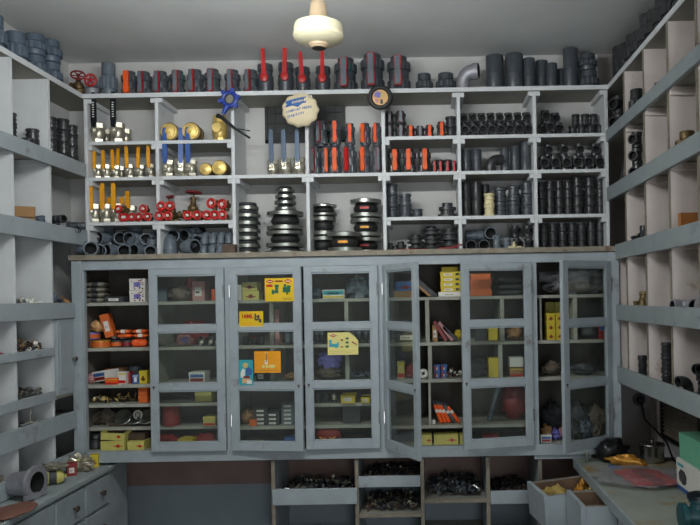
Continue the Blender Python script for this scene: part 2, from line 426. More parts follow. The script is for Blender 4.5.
@cached
def tee(r, m='pvcd'):
    """vertical run, branch facing the viewer"""
    mb = MB().use(m); L = r * 3.1
    mb.lathe([(r * .85, 0), (r, .002), (r, r * .7), (r * .84, r * .75), (r * .84, L - r * .75), (r, L - r * .7), (r, L - .002), (r * .75, L)], 18, cap=(1, 0))
    mb.use('hole').lathe([(r * .75, L), (r * .7, L * .75)], 18, cap=(0, 1))
    mb.use(m).lathe([(r * .84, 0), (r * .84, r * 1.0), (r, r * 1.04), (r, r * 1.7), (r * .74, r * 1.7)], 18, o=(0, 0, L / 2), ax=(0, -1, 0), cap=(0, 0))
    mb.use('hole').lathe([(r * .74, r * 1.7), (r * .7, r * .9)], 18, o=(0, 0, L / 2), ax=(0, -1, 0), cap=(0, 1))
    return ('pipe_tee', [('pipe_tee', mb.mesh('tee'), None)])
@cached
def flange(r, h, m='chrome', neck=.55):
    mb = MB().use(m)
    t = h * .52
    mb.lathe([(r * .96, 0), (r, .002), (r, t - .002), (r * .96, t), (r * neck * 1.15, t * 1.05), (r * neck, h * .98), (r * neck * .7, h)], 30, cap=(1, 1))
    mb.use('hole')
    if m == 'chrome':
        mb.use('pvcb').lathe([(r * .8, t), (r * neck * 1.2, t * 1.25), (r * neck * 1.08, h * .99)], 28, cap=(0, 0))  # neck coated blackish to paint in the dark gaps between stacked flanges
    mb.use('hole')
    for k in range(8):
        a = 2 * PI * k / 8
        mb.lathe([(r * .07, t * .9), (r * .07, t + .0012)], 8, o=(r * .8 * math.cos(a), r * .8 * math.sin(a), 0))
    return ('pipe_flange', [('pipe_flange', mb.mesh('flange'), None)])
@cached
def bellows(r, h, band='hole'):
    fl = []
    t = h * .23
    for z in (0, h - t):
        f = MB().use('chrome').lathe([(r * .95, z), (r, z + .002), (r, z + t - .002), (r * .95, z + t), (r * .55, z + t)], 30)
        f.use('hole')
        for k in range(8):
            a = 2 * PI * k / 8 + .3
            f.lathe([(r * .07, z - .0008), (r * .07, z + t + .0008)], 8, o=(r * .84 * math.cos(a), r * .84 * math.sin(a), 0))
        fl.append(f.mesh('fl'))
    rb = MB().use('rubber').lathe([(r * .62, t), (r * .70, h * .32), (r * .78, h * .45), (r * .78, h * .55), (r * .7, h * .68), (r * .62, h - t)], 26)
    if band != 'hole': rb.use(band).box(-r * .3, r * .25, -r * .79, -r * .7, h * .44, h * .56)
    top = MB().use('rubber').lathe([(r * .62, h), (r * .66, h + .003), (r * .5, h + .006), (r * .3, h + .005)], 22)
    return ('rubber_expansion_joint', [('flange', fl[0], None), ('flange', fl[1], None), ('rubber_bellows', rb.mesh('rb'), None), ('rubber_lip', top.mesh('lip'), None)])
@cached
def hub(r, h, m='pvcb'):
    """flanged adaptor"""
    mb = MB().use(m).lathe([(r * .7, 0), (r, .002), (r, h * .24), (r * .72, h * .28), (r * .72, h * .5), (r * .9, h * .52), (r * .9, h * .72), (r * .55, h * .76), (r * .55, h), (r * .42, h)], 22, cap=(1, 0))
    mb.use('hole').lathe([(r * .42, h), (r * .4, h * .8)], 22, cap=(0, 1))
    return ('flanged_adaptor', [('flanged_adaptor', mb.mesh('hub'), None)])
@cached
def carton(w, d, h, m, deco='none', lid=1):
    mb = MB().use(m)
    e = .0012
    mb.box(-w / 2, w / 2, -d / 2, d / 2, 0, h)
    if lid: mb.box(-w / 2 - e, w / 2 + e, -d / 2 - e, d / 2 + e, h * .72, h + e)
    y = -d / 2 - e * 1.4
    def patch(k, x0, x1, z0, z1): mb.use(k).box(x0 * w, x1 * w, y, y + e, z0 * h, z1 * h)
    if deco == 'diamond':
        mb.use('red').prism([(w * .12, h * .45), (w * .24, h * .25), (w * .36, h * .45), (w * .24, h * .65)], y, y + e)
        mb.prism([(w * .04, h * .41), (w * .44, h * .41), (w * .44, h * .49), (w * .04, h * .49)], y - .0004, y + e)
    elif deco == 'label': patch('wbox', -.3, .25, .25, .7); patch('kbox', -.24, .1, .4, .5)
    elif deco == 'ylabel': patch('wbox', -.34, .1, .2, .62); patch('kbox', .26, .44, .25, .7); patch('rbox', -.28, 0, .34, .44)
    elif deco == 'redband': patch('red', -.46, .46, .08, .32); patch('ybox', -.46, .46, .78, .9)
    elif deco == 'tealband': patch('tbox', -.48, .48, .45, .95); patch('wbox', -.3, .3, .55, .7); patch('ybox', -.48, .48, .1, .3)
    elif deco == 'bluewhite': patch('wbox', -.2, .2, .2, .75); patch('wbox', -.4, .4, .82, .92)
    elif deco == 'star': patch('dred', -.12, .12, .2, .6); patch('dred', -.3, .3, .3, .42)
    elif deco == 'wred': patch('dred', -.42, .42, .1, .42); patch('bbox', -.42, .42, .5, .82)
    elif deco == 'speckle':
        rr = random.Random(3)
        for i in range(26):
            a, b = rr.uniform(-.46, .4), rr.uniform(.04, .88); patch(rr.choice(['rbox', 'hole', 'bbox', 'rbox']), a, a + .09, b, b + .07)
        patch('pbox', -.2, .2, .3, .7)
    elif deco == 'flag': patch('rbox', -.45, -.05, .1, .9); patch('bbox', .05, .42, .4, .9); patch('wbox', -.1, .1, .2, .6)
    elif deco == 'seam': patch('hole', -.48, .48, .48, .52)
    elif deco == 'machine':
        patch('bbox', -.5, .5, 0, .14); patch('tbox', -.45, -.2, .78, .88)
        mb.use('kbox').prism([(-.38 * w, .32 * h), (-.22 * w, .22 * h), (-.1 * w, .3 * h), (-.08 * w, .55 * h), (-.16 * w, .68 * h), (-.32 * w, .7 * h), (-.4 * w, .55 * h)], y, y + e)
    return ('carton', [('carton', mb.mesh('carton'), None)])
@cached
def packet(w, d, h, m, band='wbox'):
    """sealed pillow packet lying flat with crimped ends"""
    mb = MB(); n = 14
    prof = [(0, .12), (.06, .12), (.12, .7), (.3, 1), (.36, 1), (.64, 1), (.7, 1), (.88, .7), (.94, .12), (1, .12)]
    for i in range(len(prof) - 1):
        (a, p), (b, q) = prof[i], prof[i + 1]
        mb.use(band if i in (4,) else m)
        vs = []
        for x, k in ((a, p), (b, q)):
            for j in range(12):
                t = 2 * PI * j / 12
                c, s_ = math.cos(t), math.sin(t)
                vs.append(((x - .5) * w, d / 2 * math.copysign(abs(c) ** .6, c) * (.8 + .2 * k), h / 2 + h / 2 * k * math.copysign(abs(s_) ** .8, s_)))
        mb.add(vs, [(j, (j + 1) % 12, (j + 1) % 12 + 12, j + 12) for j in range(12)])
    return ('packet', [('packet', mb.mesh('packet'), None)])
@cached
def tin(r, h, m, band):
    mb = MB().use(m).lathe([(r * .95, 0), (r, .002), (r, h * .15)], 20, cap=(1, 0))
    mb.use(band).lathe([(r * .985, h * .15), (r * .985, h * .75)], 20, cap=(0, 0))
    mb.use(m).lathe([(r * 1.02, h * .75), (r * 1.02, h - .002), (r * .97, h), (r * .9, h - .002)], 20)
    return ('round_tin', [('round_tin', mb.mesh('tin'), None)])
def bagspec(name, w, d, h, m, seed, amp=.3, fr=2.5, extra=None):
    mb = MB().use(m).blob(w / 2, d / 2, h / 2, amp, fr, seed)
    if extra: mb.use(extra).blob(w * .28, d * .3, h * .3, .4, 3, seed + 5, 12, 8, (w * .1, -d * .22, h * .25))
    return (name, [(name, mb.mesh(name, 70), None)])
def scrap(w, d, h, n, mats, size, seed, o=(0, 0, 0)):
    """one heap of uncountable small fittings"""
    rr = random.Random(seed); mb = MB()
    for i in range(n):
        x, y = rr.uniform(-.5, .5), rr.uniform(-.5, .5)
        top = h * (.55 + .45 * noise.noise(Vector((x * 4 + seed, y * 4, 0)))) * (1 - .5 * abs(x * 2) ** 4)
        z = rr.random() ** .6 * max(top, size)
        s = size * rr.uniform(.6, 1.3)
        R = Matrix.Translation((x * w + o[0], y * d + o[1], z * .8 + s * .5 + o[2])) @ Euler((rr.uniform(0, 6), rr.uniform(0, 6), rr.uniform(0, 6))).to_matrix().to_4x4()
        mb.xf(R).use(rr.choice(mats))
        k = rr.random()
        if k < .5: mb.lathe([(s * .3, -s * .6), (s * .3, s * .3), (s * .55, s * .3), (s * .55, s * .6), (s * .3, s * .6)], 7)
        elif k < .8: mb.lathe([(s * .5, -s * .25), (s * .5, s * .25)], 6)
        else: mb.lathe([(s * .17, -s), (s * .17, s)], 6)
    mb.xf()
    return mb

# ------------------------------------------------------------------ setting
YW, YS, YC = 3.87, 3.64, 3.50
XLW, XRW, XL, XR = -1.965, 1.25, -1.775, .953
ZC = 2.93
YF = -1.4
def struct(name, mb, **k):
    o = obj(name, mb, **k); o['kind'] = 'structure'; return o
struct('floor', MB().use('edge').box(XLW - .1, XRW + .1, YF - .1, YW + .1, -.08, 0)); bpy.data.objects['floor'].data.materials[0] = mat('cement_floor', (.42, .40, .38), .7, var=.12, scale=3)
struct('ceiling', MB().use('ceil').box(XLW - .1, XRW + .1, YF - .1, YW + .1, ZC, ZC + .1))
struct('wall_left', MB().use('wall').box(XLW - .1, XLW, YF, YW + .1, 0, ZC))
struct('wall_right', MB().use('wall').box(XRW, XRW + .1, YF, YW + .1, 0, ZC))
# back wall: whitewash above, bare brown band, blue-grey dado below
wb = struct('wall_back', MB().use('wall').box(XLW, XRW, YW, YW + .1, 0, ZC))
def wall_back_mat():
    m = bpy.data.materials.new('banded_back_wall'); m.use_nodes = True; nt = m.node_tree; b = nt.nodes['Principled BSDF']; b.inputs['Roughness'].default_value = .85
    tc = nt.nodes.new('ShaderNodeTexCoord'); sp = nt.nodes.new('ShaderNodeSeparateXYZ'); nt.links.new(tc.outputs['Object'], sp.inputs[0])
    n = nt.nodes.new('ShaderNodeTexNoise'); n.inputs['Scale'].default_value = 5; n.inputs['Detail'].default_value = 7; nt.links.new(tc.outputs['Object'], n.inputs['Vector'])
    def mix(f, a, bb):
        x = nt.nodes.new('ShaderNodeMixRGB'); nt.links.new(f, x.inputs['Fac'])
        for s, v in ((x.inputs['Color1'], a), (x.inputs['Color2'], bb)):
            if isinstance(v, tuple): s.default_value = lin(v) + (1,)
            else: nt.links.new(v, s)
        return x.outputs['Color']
    def gt(t):
        k = nt.nodes.new('ShaderNodeMath'); k.operation = 'GREATER_THAN'; nt.links.new(sp.outputs['Z'], k.inputs[0]); k.inputs[1].default_value = t; return k.outputs[0]
    white = mix(n.outputs['Fac'], (.70, .69, .67), (.80, .80, .79))
    brown = mix(n.outputs['Fac'], (.42, .33, .30), (.56, .48, .45))
    grey = mix(n.outputs['Fac'], (.46, .50, .53), (.54, .58, .60))
    c = mix(gt(.59), grey, brown); c = mix(gt(1.82), c, white)
    kx = nt.nodes.new('ShaderNodeMath'); kx.operation = 'GREATER_THAN'; nt.links.new(sp.outputs['X'], kx.inputs[0]); kx.inputs[1].default_value = .96
    c = mix(kx.outputs[0], c, mix(n.outputs['Fac'], (.50, .46, .44), (.68, .66, .65)))
    nt.links.new(c, b.inputs['Base Color'])
    bp = nt.nodes.new('ShaderNodeBump'); bp.inputs['Strength'].default_value = .3; bp.inputs['Distance'].default_value = .01
    nt.links.new(n.outputs['Fac'], bp.inputs['Height']); nt.links.new(bp.outputs[0], b.inputs['Normal'])
    return m
wb.data.materials[0] = wall_back_mat()
wf = MB().use('wall').box(XLW, .15, YF - .1, YF, 0, ZC).box(1.1, XRW, YF - .1, YF, 0, ZC).box(.15, 1.1, YF - .1, YF, 2.1, ZC)
struct('wall_front', wf)
# grilled dark window high in the back wall
win = empty('window_1', (0, 0, 0)); win['kind'] = 'structure'
wx0, wx1 = xat(266, 2.42, YW), xat(346, 2.42, YW); wz1, wz0 = zat(300, 103, YW), zat(300, 143, YW)
struct('window_pane', MB().use('unlit_opening').box(wx0 + .01, wx1 - .01, YW - .006, YW - .001, wz0 + .01, wz1 - .01), parent=win)  # near-black sheet painted in for the unlit opening behind the bars
g = MB().use('darkmetal')
for a in (wx0, wx1 - .015): g.box(a, a + .015, YW - .016, YW - .001, wz0, wz1)
for a in (wz0, wz1 - .015): g.box(wx0, wx1, YW - .016, YW - .001, a, a + .015)
struct('window_frame', g, parent=win)
g = MB().use('darkmetal')
for i in range(1, 8): g.box(wx0 + (wx1 - wx0) * i / 8 - .003, wx0 + (wx1 - wx0) * i / 8 + .003, YW - .012, YW - .006, wz0, wz1)
for i in range(1, 4): g.box(wx0, wx1, YW - .014, YW - .010, wz0 + (wz1 - wz0) * i / 4 - .003, wz0 + (wz1 - wz0) * i / 4 + .003)
struct('window_bars', g, parent=win)
# plaster pier and louvred vent low on the right wall
v = empty('wall_vent', (XRW, 3.5, .84)); tag(v, 'dark louvred vent low on the right wall behind the counter', 'vent')
vb = MB().use('darkmetal')
for a, b_ in ((-.30, -.28), (.22, .24)): vb.box(-.02, 0, a, b_, 0, .34)
vb.box(-.02, 0, -.3, .24, 0, .015).box(-.02, 0, -.3, .24, .325, .34); obj('vent_frame', vb, v)
vb = MB().use('edge')
for i in range(14):
    z = .022 + i * .0215; vb.add([(-.016, -.28, z), (-.016, .22, z), (-.003, .22, z + .014), (-.003, -.28, z + .014), (-.014, -.28, z - .002), (-.014, .22, z - .002), (-.001, .22, z + .012), (-.001, -.28, z + .012)], [(0, 1, 2, 3), (7, 6, 5, 4), (0, 4, 5, 1), (3, 2, 6, 7), (0, 3, 7, 4), (1, 5, 6, 2)])
obj('louvres', vb, v)
struct('trim_1', MB().use('cream').box(XRW - .03, XRW, 3.76, YW, 0, 1.2))

# ------------------------------------------------------------------ upper back rack
rack = tag(empty('wall_rack', (0, YS, 1.842)), 'long white compartment rack with open pigeonholes above the glazed cabinet', 'shelving')
def W(mb): mb.v = [(a, b - YS, c - 1.842) for a, b, c in mb.v]; return mb
Z1, Z2, Z3, ZL, ZT = 2.442, 2.256, 2.023, 1.842, 2.688
dx = [xat(u, 2.25, YS) for u in (87, 157.5, 233.5, 307.5, 384, 459.5, 535.5, 607)]
dx[0] = XL + .01; dx[-1] = XR - .01
YB = YW - .003
for i, x in enumerate(dx):
    obj('divider', W(MB().use('white').box(x - .009, x + .009, YS, YB, ZL + .001, ZT - .022)), rack, bevel=.0015)
obj('top_board', W(MB().use('wood').box(XL, XR, YS - .012, YB, ZT - .022, ZT - .001).use('white').box(XL, XR, YS - .014, YS - .012, ZT - .022, ZT)), rack)
def shelf(i, z):
    a, b = dx[i] + .009, dx[i + 1] - .009
    obj('shelf', W(MB().use('wood').box(a, b, YS + .004, YB, z - .016, z - .0005).use('white').box(a - .003, b + .003, YS - .003, YS + .004, z - .017, z)), rack)
    for x0 in (a, b - .022):
        obj('cleat', W(MB().use('white').box(x0, x0 + .022, YS + .001, YB, z - .042, z - .017)), rack, bevel=.001)
for i in range(7):
    for z in ((Z1, Z2, Z3) if i in (0, 1, 4, 5, 6) else (Z2,)): shelf(i, z)
    a, b = dx[i] + .009, dx[i + 1] - .009
    for x0 in (a, b - .022):
        obj('cleat', W(MB().use('white').box(x0, x0 + .022, YS + .001, YB, ZT - .046, ZT - .023)), rack, bevel=.001)

# ------------------------------------------------------------------ side pigeonhole units
def side_unit(side):
    s = -1 if side == 'left' else 1
    xf, xb = (XL, XLW + .002) if s < 0 else (XR, XRW - .002)
    lab = 'blue-grey and white pigeonhole shelving along the left wall' if s < 0 else 'blue-grey and pinkish white pigeonhole shelving along the right wall'
    un = tag(empty('pigeonhole_unit', (xf, 3.5, 1.6)), lab, 'shelving')
    def L(mb): mb.v = [(a - xf, b - 3.5, c - 1.6) for a, b, c in mb.v]; return mb
    def bx(mb, xa, xb_, *r): return mb.box(min(xa, xb_), max(xa, xb_), *r)
    Y0 = 1.9
    wm = 'white' if s < 0 else 'cream'
    obj('top_board', L(bx(bx(MB().use('wood'), xf, xb, Y0, YW - .004, ZT - .022, ZT).use('white'), xf, xf - s * .004, Y0, YS - .015, ZT - .024, ZT + .001)), un)
    if s < 0:
        rails = [(2.326, 2.255, 3.625), (1.980, 1.899, 3.625), (1.608, 1.531, 3.485), (1.397, 1.36, 3.29), (1.192, 1.15, 3.29), (1.071, .985, 3.485), (.870, .795, 3.485)]
        divs = [3.3, 3.0, 2.7, 2.4, 2.1]; zb = .795
    else:
        rails = [(2.450, 2.392, 3.625), (2.155, 2.085, 3.625), (1.850, 1.775, 3.485), (1.550, 1.475, 3.485), (1.243, 1.165, 3.485)]
        divs = [3.34, 3.04, 2.735, 2.44, 2.14]; zb = 1.18
    for zt, zbm, ye in rails:
        obj('front_rail', L(bx(MB().use('blue2' if s > 0 else 'blue'), xf, xf - s * .018, Y0, ye, zbm, zt)), un, bevel=.002)
        if not (s < 0 and zt < .9):
            obj('shelf', L(bx(MB().use('wood'), xf, xb, Y0, min(YW - .004, ye + .2), zt - .042, zt - .026)), un)
    for y in divs:
        e = 1 if not (s < 0) else 0
        m = MB().use(wm); bx(m, xf + s * .001, xb, y, y + .018, zb, ZT - .023)
        if s > 0: # worn ochre front edge
            bx(m.use('edge'), xf + s * .0, xf + s * .002, y - .001, y + .019, zb, ZT - .023)
        obj('divider', L(m), un)
        if s > 0 and y == 3.34:
            obj('end_panel', L(MB().use('cream').box(XR + .009, XRW - .003, 3.503, 3.515, 1.18, 1.815)), un)
        if s > 0:
            for zt, zbm, ye in rails[:]:
                if zt < 1.3: continue
                obj('batten', L(bx(MB().use(wm), xf + s * .002, xb, y - .016, y - .001, zt - .077, zt - .043)), un, bevel=.003)
        else:
            for zt, zbm, ye in rails[:3]:
                obj('batten', L(bx(MB().use(wm), xf + s * .002, xb, y - .014, y - .001, zt - .075, zt - .043)), un, bevel=.003)
    if s < 0:
        d = obj('cupboard_door', L(MB().use('blue').box(XL - .006, XL + .012, 3.325, 3.475, 1.165, 1.528).box(XL + .012, XL + .015, 3.345, 3.455, 1.19, 1.50)), un, bevel=.002)
        obj('knob', L(MB().use('steel').lathe([(.006, 0), (.006, .008), (.011, .012), (.011, .02), (.004, .024)], 12, o=(XL + .014, 3.462, 1.33), ax=(1, 0, 0))), d)
        obj('back_panel', L(MB().use('inner').box(XLW + .003, XLW + .008, 3.32, 3.5, .8, 1.6)), un)
    return un
side_unit('left'); side_unit('right')

# ------------------------------------------------------------------ glazed cabinet
cab = tag(empty('glazed_cabinet', (-.4, YC, .803)), 'long blue-grey wall cabinet with seven glazed doors spanning the back wall', 'cabinet')
cab['label'] = 'long blue-grey cabinet with glazed doors, some open, spanning the back wall'
def L(mb): mb.v = [(a + .4, b - YC, c - .803) for a, b, c in mb.v]; return mb
def cx(u): return xat(u, 1.3, YC)
bays = [(cx(85), cx(226)), (cx(232), cx(379)), (cx(387), cx(531.5)), (cx(538), cx(609))]
xa, xz = XL + .0, cx(620)
ZB0, ZB1, ZT0, ZT1 = .803, .858, 1.768, 1.816
fr = MB().use('blue')
fr.box(xa, xz, YC, YC + .03, ZB0, ZB1).box(xa, xz, YC, YC + .03, ZT0, ZT1)
edges = [xa] + [e for b in bays for e in b] + [xz]
for i in range(0, len(edges), 2): fr.box(edges[i], edges[i + 1], YC - .001, YC + .031, ZB1 - .001, ZT0 + .001)
obj('front_frame', L(fr), cab, bevel=.002)
for a, b in ((xa - .001, xa + .05), (cx(609.5), xz)):
    obj('corner_post', L(MB().use('blue').box(a, b, YC - .012, YC - .002, .79, ZT1 - .002)), cab, bevel=.002)
obj('ledge_board', L(MB().use('wood').box(XL - .012, XR + .008, YC - .012, YB, 1.818, 1.8415).use('edge').box(XL - .012, XR + .008, YC - .016, YC - .012, 1.818, 1.843)), cab)
obj('bottom_board', L(MB().use('shelf_in').box(xa, xz, YC + .031, YB, ZB0, ZB1 - .0)), cab)
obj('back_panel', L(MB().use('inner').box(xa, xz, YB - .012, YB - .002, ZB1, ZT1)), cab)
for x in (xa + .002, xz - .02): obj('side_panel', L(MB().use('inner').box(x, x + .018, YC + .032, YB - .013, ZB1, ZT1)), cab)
SZ = [1.605, 1.375, 1.188, 1.09, .965]
def ishelf(x0, x1, z, y0=YC + .045):
    obj('shelf', L(MB().use('shelf_in').box(x0, x1, y0, YB - .013, z - .016, z)), cab)
def idiv(x, z0, z1, y0=YC + .05, w=.02):
    obj('divider', L(MB().use('shelf_in').box(x - w / 2, x + w / 2, y0, YB - .013, z0 + .001, z1 - .017)), cab)
for bi, (a, b) in enumerate(bays):
    lo = (xa + .021) if bi == 0 else (bays[bi - 1][1] + a) / 2 + .010
    hi = (xz - .021) if bi == 3 else (b + bays[bi + 1][0]) / 2 - .010
    if bi < 3: obj('partition', L(MB().use('shelf_in').box(hi + .001, hi + .019, YC + .032, YB - .013, ZB1, ZT1)), cab)
    if bi == 1:
        xm = cx(306)
        for z in (SZ[0], SZ[1], SZ[2]): ishelf(lo, hi, z)
        ishelf(lo, hi, SZ[4]); ishelf(xm, hi, 1.075)
        for u in (270, 346):
            idiv(cx(u), SZ[1], SZ[0]); idiv(cx(u), SZ[2], SZ[1])
    elif bi == 0:
        for z in SZ: ishelf(lo, hi, z, YC + (.045 if z != SZ[4] else .09))
        idiv(cx(149.5), SZ[1], SZ[0], YC + .04, .012); idiv(cx(149.5), SZ[2], SZ[1], YC + .04, .012)
    elif bi == 2:
        for z in (SZ[0], SZ[1], SZ[2]): ishelf(lo, hi, z)
        ishelf(lo, hi, .955)
        idiv(cx(428), SZ[1], SZ[0]); idiv(cx(430), SZ[2], SZ[1]); idiv(cx(429), .955, SZ[2], w=.012)
        idiv(cx(504), SZ[1], SZ[0]); idiv(cx(501.5), SZ[2], SZ[1])
    else:
        for z in (SZ[0], SZ[1], SZ[2]): ishelf(lo, hi, z)
        idiv(cx(578), SZ[1], SZ[0]); idiv(cx(543), SZ[1], SZ[0], w=.01)
RZ = [(1.768, 1.735), (1.485, 1.452), (1.195, 1.160), (.902, .857)]
def door(xh, w, s, ang, knob=True, label=None):
    """s=+1 hinged on its left edge, -1 on its right edge; opens towards the viewer"""
    T = Matrix.Translation((xh + .4, -.002, 0)) @ Matrix.Rotation(-s * ang, 4, 'Z')
    def X(mb, sh=True):
        mb.v = [tuple(T @ Vector((a * s, b, c - .803))) for a, b, c in mb.v]
        if s < 0: mb.f = [f[::-1] for f in mb.f]
        return mb
    d = MB().use('blue')
    for z1, z0 in RZ: d.box(.036, w - .036, -.0195, -.0005, z0 + .001, z1 - .001)
    for a, b in ((0, .037), (w - .037, w)): d.box(a, b, -.02, 0, .858, 1.767)
    do = obj('door', X(d), cab, bevel=.0015)
    if label: do['label'] = label
    for k in range(3):
        obj('glass_pane', X(MB().use('glass').box(.036, w - .036, -.012, -.0095, RZ[k + 1][0], RZ[k][1])), do)
        bd = MB().use('blue'); z1, z0 = RZ[k][1], RZ[k + 1][0]
        for q in ((.036, .042, z0, z1), (w - .042, w - .036, z0, z1), (.036, w - .036, z0, z0 + .006), (.036, w - .036, z1 - .006, z1)): bd.box(q[0], q[1], -.016, -.0125, q[2], q[3])
        obj('glazing_bead', X(bd), do)
    for z in (1.62, .98):
        obj('hinge', X(MB().use('steel').lathe([(.004, 0), (.004, .06)], 8, o=(.001, -.021, z))), do)
    k = MB().use('iron').lathe([(.006, 0), (.006, .003)], 10, o=(w - .018, -.02, 1.18), ax=(0, -1, 0)).box(w - .0195, w - .0165, -.0232, -.0225, 1.165, 1.18)
    obj('keyhole', X(k), do)
    return do, X
W2 = .365
(a0, a1), (b0, b1), (c0, c1), (d0, d1) = bays
door(a1, a1 - cx(151.5), -1, 0.0, label='closed glazed door beside the open left bay')
dB1, XB1 = door(b0, (b1 - b0) / 2 - .001, 1, math.radians(7), label='glazed door with yellow and orange sheets stuck on, slightly ajar')
dB2, XB2 = door(b1, (b1 - b0) / 2 - .001, -1, 0.02, label='glazed door with a pale yellow sheet stuck on its middle pane')
door(c0, .352, 1, math.radians(61), label='glazed door swung wide open towards the room')
door(c1, (c1 - c0) / 2, -1, math.radians(12), label='glazed door slightly ajar over orange boxes')
door(d1, .345, -1, math.radians(36), label='half-open glazed door at the right end')
# small bracket strip below the right end
obj('support_rail', L(MB().use('blue').box(cx(533), cx(590), YC + .012, YC + .04, .782, .802)), cab)

# sheets stuck on the glass (fixed to their doors)
def sheet(door_, X, x0, x1, z0, z1, base, art, label, name='stuck_sheet', hole=None):
    y = -.0205
    mb = MB().use(base)
    pts = hole or [(x0, z0), (x1, z0), (x1, z1), (x0, z1)]
    mb.prism(pts, y - .0006, y)
    w, h = x1 - x0, z1 - z0
    k = [0]
    def P(m, poly):
        k[0] += 1
        mb.use(m).prism([(x0 + a * w, z0 + b * h) for a, b in poly], y - .0009 - .00004 * k[0], y - .0006)
    art(P, mb, x0, z0, w, h, y)
    o = obj(name, X(mb), door_); o['label'] = label
def dia(cx_, cy_, a, b): return [(cx_ - a, cy_), (cx_, cy_ - b), (cx_ + a, cy_), (cx_, cy_ + b)]
def rect(a, b, c, d): return [(a, b), (c, b), (c, d), (a, d)]
def art1(P, mb, x0, z0, w, h, y):
    P('red', dia(.18, .86, .15, .09)); P('red', dia(.80, .86, .14, .1)); P('dred', rect(.36, .83, .62, .9)); P('red', rect(.06, .62, .27, .73))
    P('wbox', rect(.1, .84, .26, .88)); P('wbox', rect(.73, .84, .88, .88))
    for q in ((.24, .30, .32, .5), (.3, .35, .47, .46), (.36, .42, .46, .72), (.34, .62, .49, .7)): P('green', rect(*q))
    for q in ((.62, .38, .88, .6), (.66, .56, .74, .74), (.76, .5, .84, .68), (.74, .28, .8, .4), (.82, .6, .9, .66)): P('green', rect(*q))
    P('kbox', rect(.58, .12, .95, .135)); P('kbox', rect(.66, .06, .9, .075))
def pxx(u, v): # metres along the B doors
    return xat(u, ZE, YC), zat(u, v, YC)
def at_door(xh, s, u, v):
    x, z = xat(u, zat(u, v, YC - .02), YC - .02), zat(u, v, YC - .02)
    return (x - xh) * s, z
p0, p1 = at_door(b0, 1, 267, 301.5), at_door(b0, 1, 296.3, 278)
# keep the sheet lined up with the pane of the door it hangs on
sheet(dB1, XB1, p0[0], p1[0], p0[1], p1[1], 'psheet', art1, 'yellow sheet with two green machine pictures and red marks')
def art2(P, mb, x0, z0, w, h, y):
    P('wbox', rect(.02, .02, .98, .05))
    for q in ((.64, .45, .70, .85), (.66, .40, .80, .52), (.76, .5, .84, .75), (.82, .28, .92, .5), (.70, .62, .80, .7)): P('kbox', rect(*q))
    mb.use('red').text('18ML', h * .36, (x0 + w * .08, y - .0012, z0 + h * .56), bold=True)
    P('osheet', rect(.1, .2, .55, .24)); P('osheet', rect(.1, .1, .5, .13))
q0, q1 = at_door(b0, 1, 240.5, 327), at_door(b0, 1, 265, 311)
sheet(dB1, XB1, q0[0], q1[0], q0[1], q1[1], 'psheet', art2, 'small yellow sheet with red writing and a dark picture')
def art3(P, mb, x0, z0, w, h, y):
    P('wbox', rect(.43, .62, .46, .95)); P('wbox', rect(.40, .4, .50, .6)); P('kbox', rect(.44, .5, .47, .9))
    for a in (.28, .42, .56, .66): P('ysheet', [(a, .22), (a + .1, .22), (a + .12, .36), (a + .02, .38)])
    P('card', rect(.05, .1, .9, .115))
q0, q1 = at_door(b0, 1, 256, 372.5), at_door(b0, 1, 283, 350.5)
sheet(dB1, XB1, q0[0], q1[0], q0[1], q1[1], 'osheet', art3, 'plain orange sheet with faint white marks')
def art4(P, mb, x0, z0, w, h, y):
    n = 12
    P('yoft', [(.45 + .2 * math.cos(2 * PI * i / n), .78 + .11 * math.sin(2 * PI * i / n)) for i in range(n)])
    P('skin', [(.45 + .11 * math.cos(2 * PI * i / n), .76 + .07 * math.sin(2 * PI * i / n)) for i in range(n)])
    P('bbox', [(.45, .35), (.9, .42), (.95, .6), (.7, .72), (.5, .66)]); P('wbox', [(.1, .3), (.4, .3), (.42, .62), (.25, .66), (.1, .5)])
    P('dred', rect(.3, .28, .75, .36)); P('skin', rect(.2, .08, .8, .26)); P('wbox', rect(.55, .05, .9, .2))
q0, q1 = at_door(b0, 1, 240.5, 385), at_door(b0, 1, 254.5, 359.5)
sheet(dB1, XB1, q0[0], q1[0], q0[1], q1[1], 'tbox', art4, 'small colour picture card of a figure in blue', 'picture_card')
def art5(P, mb, x0, z0, w, h, y):
    P('red', dia(.19, .86, .13, .07)); P('wbox', rect(.12, .85, .26, .875))
    for q in ((.05, .45, .13, .68), (.08, .36, .36, .5), (.22, .32, .34, .4), (.3, .42, .36, .56)): P('tbox', rect(*q))
    for b in (.32, .5, .68): P('green', rect(.59, b, .69, b + .09))
    P('dred', rect(.44, .62, .5, .7)); P('dred', rect(.42, .33, .5, .37)); P('pbox', rect(.04, .36, .1, .46))
    P('card', rect(.05, .16, .9, .17)); P('card', rect(.05, .08, .8, .09)); P('dred', [(.78, .55), (.95, .42), (.96, .47), (.8, .6)])
q0, q1 = at_door(b1, -1, 328, 355), at_door(b1, -1, 358, 332)
xq0, xq1 = q0[0], q1[0]
T_ = [(xq0, q0[1]), (xq1, q0[1]), (xq1, q0[1] + (q1[1] - q0[1]) * .62), (xq1 + (xq0 - xq1) * .1, q0[1] + (q1[1] - q0[1]) * .8), (xq1 + (xq0 - xq1) * .28, q1[1]), (xq0, q1[1])]
sheet(dB2, XB2, xq0, xq1, q0[1], q1[1], 'ysheet', art5, 'pale yellow sheet with torn corner and small machine pictures', hole=T_)

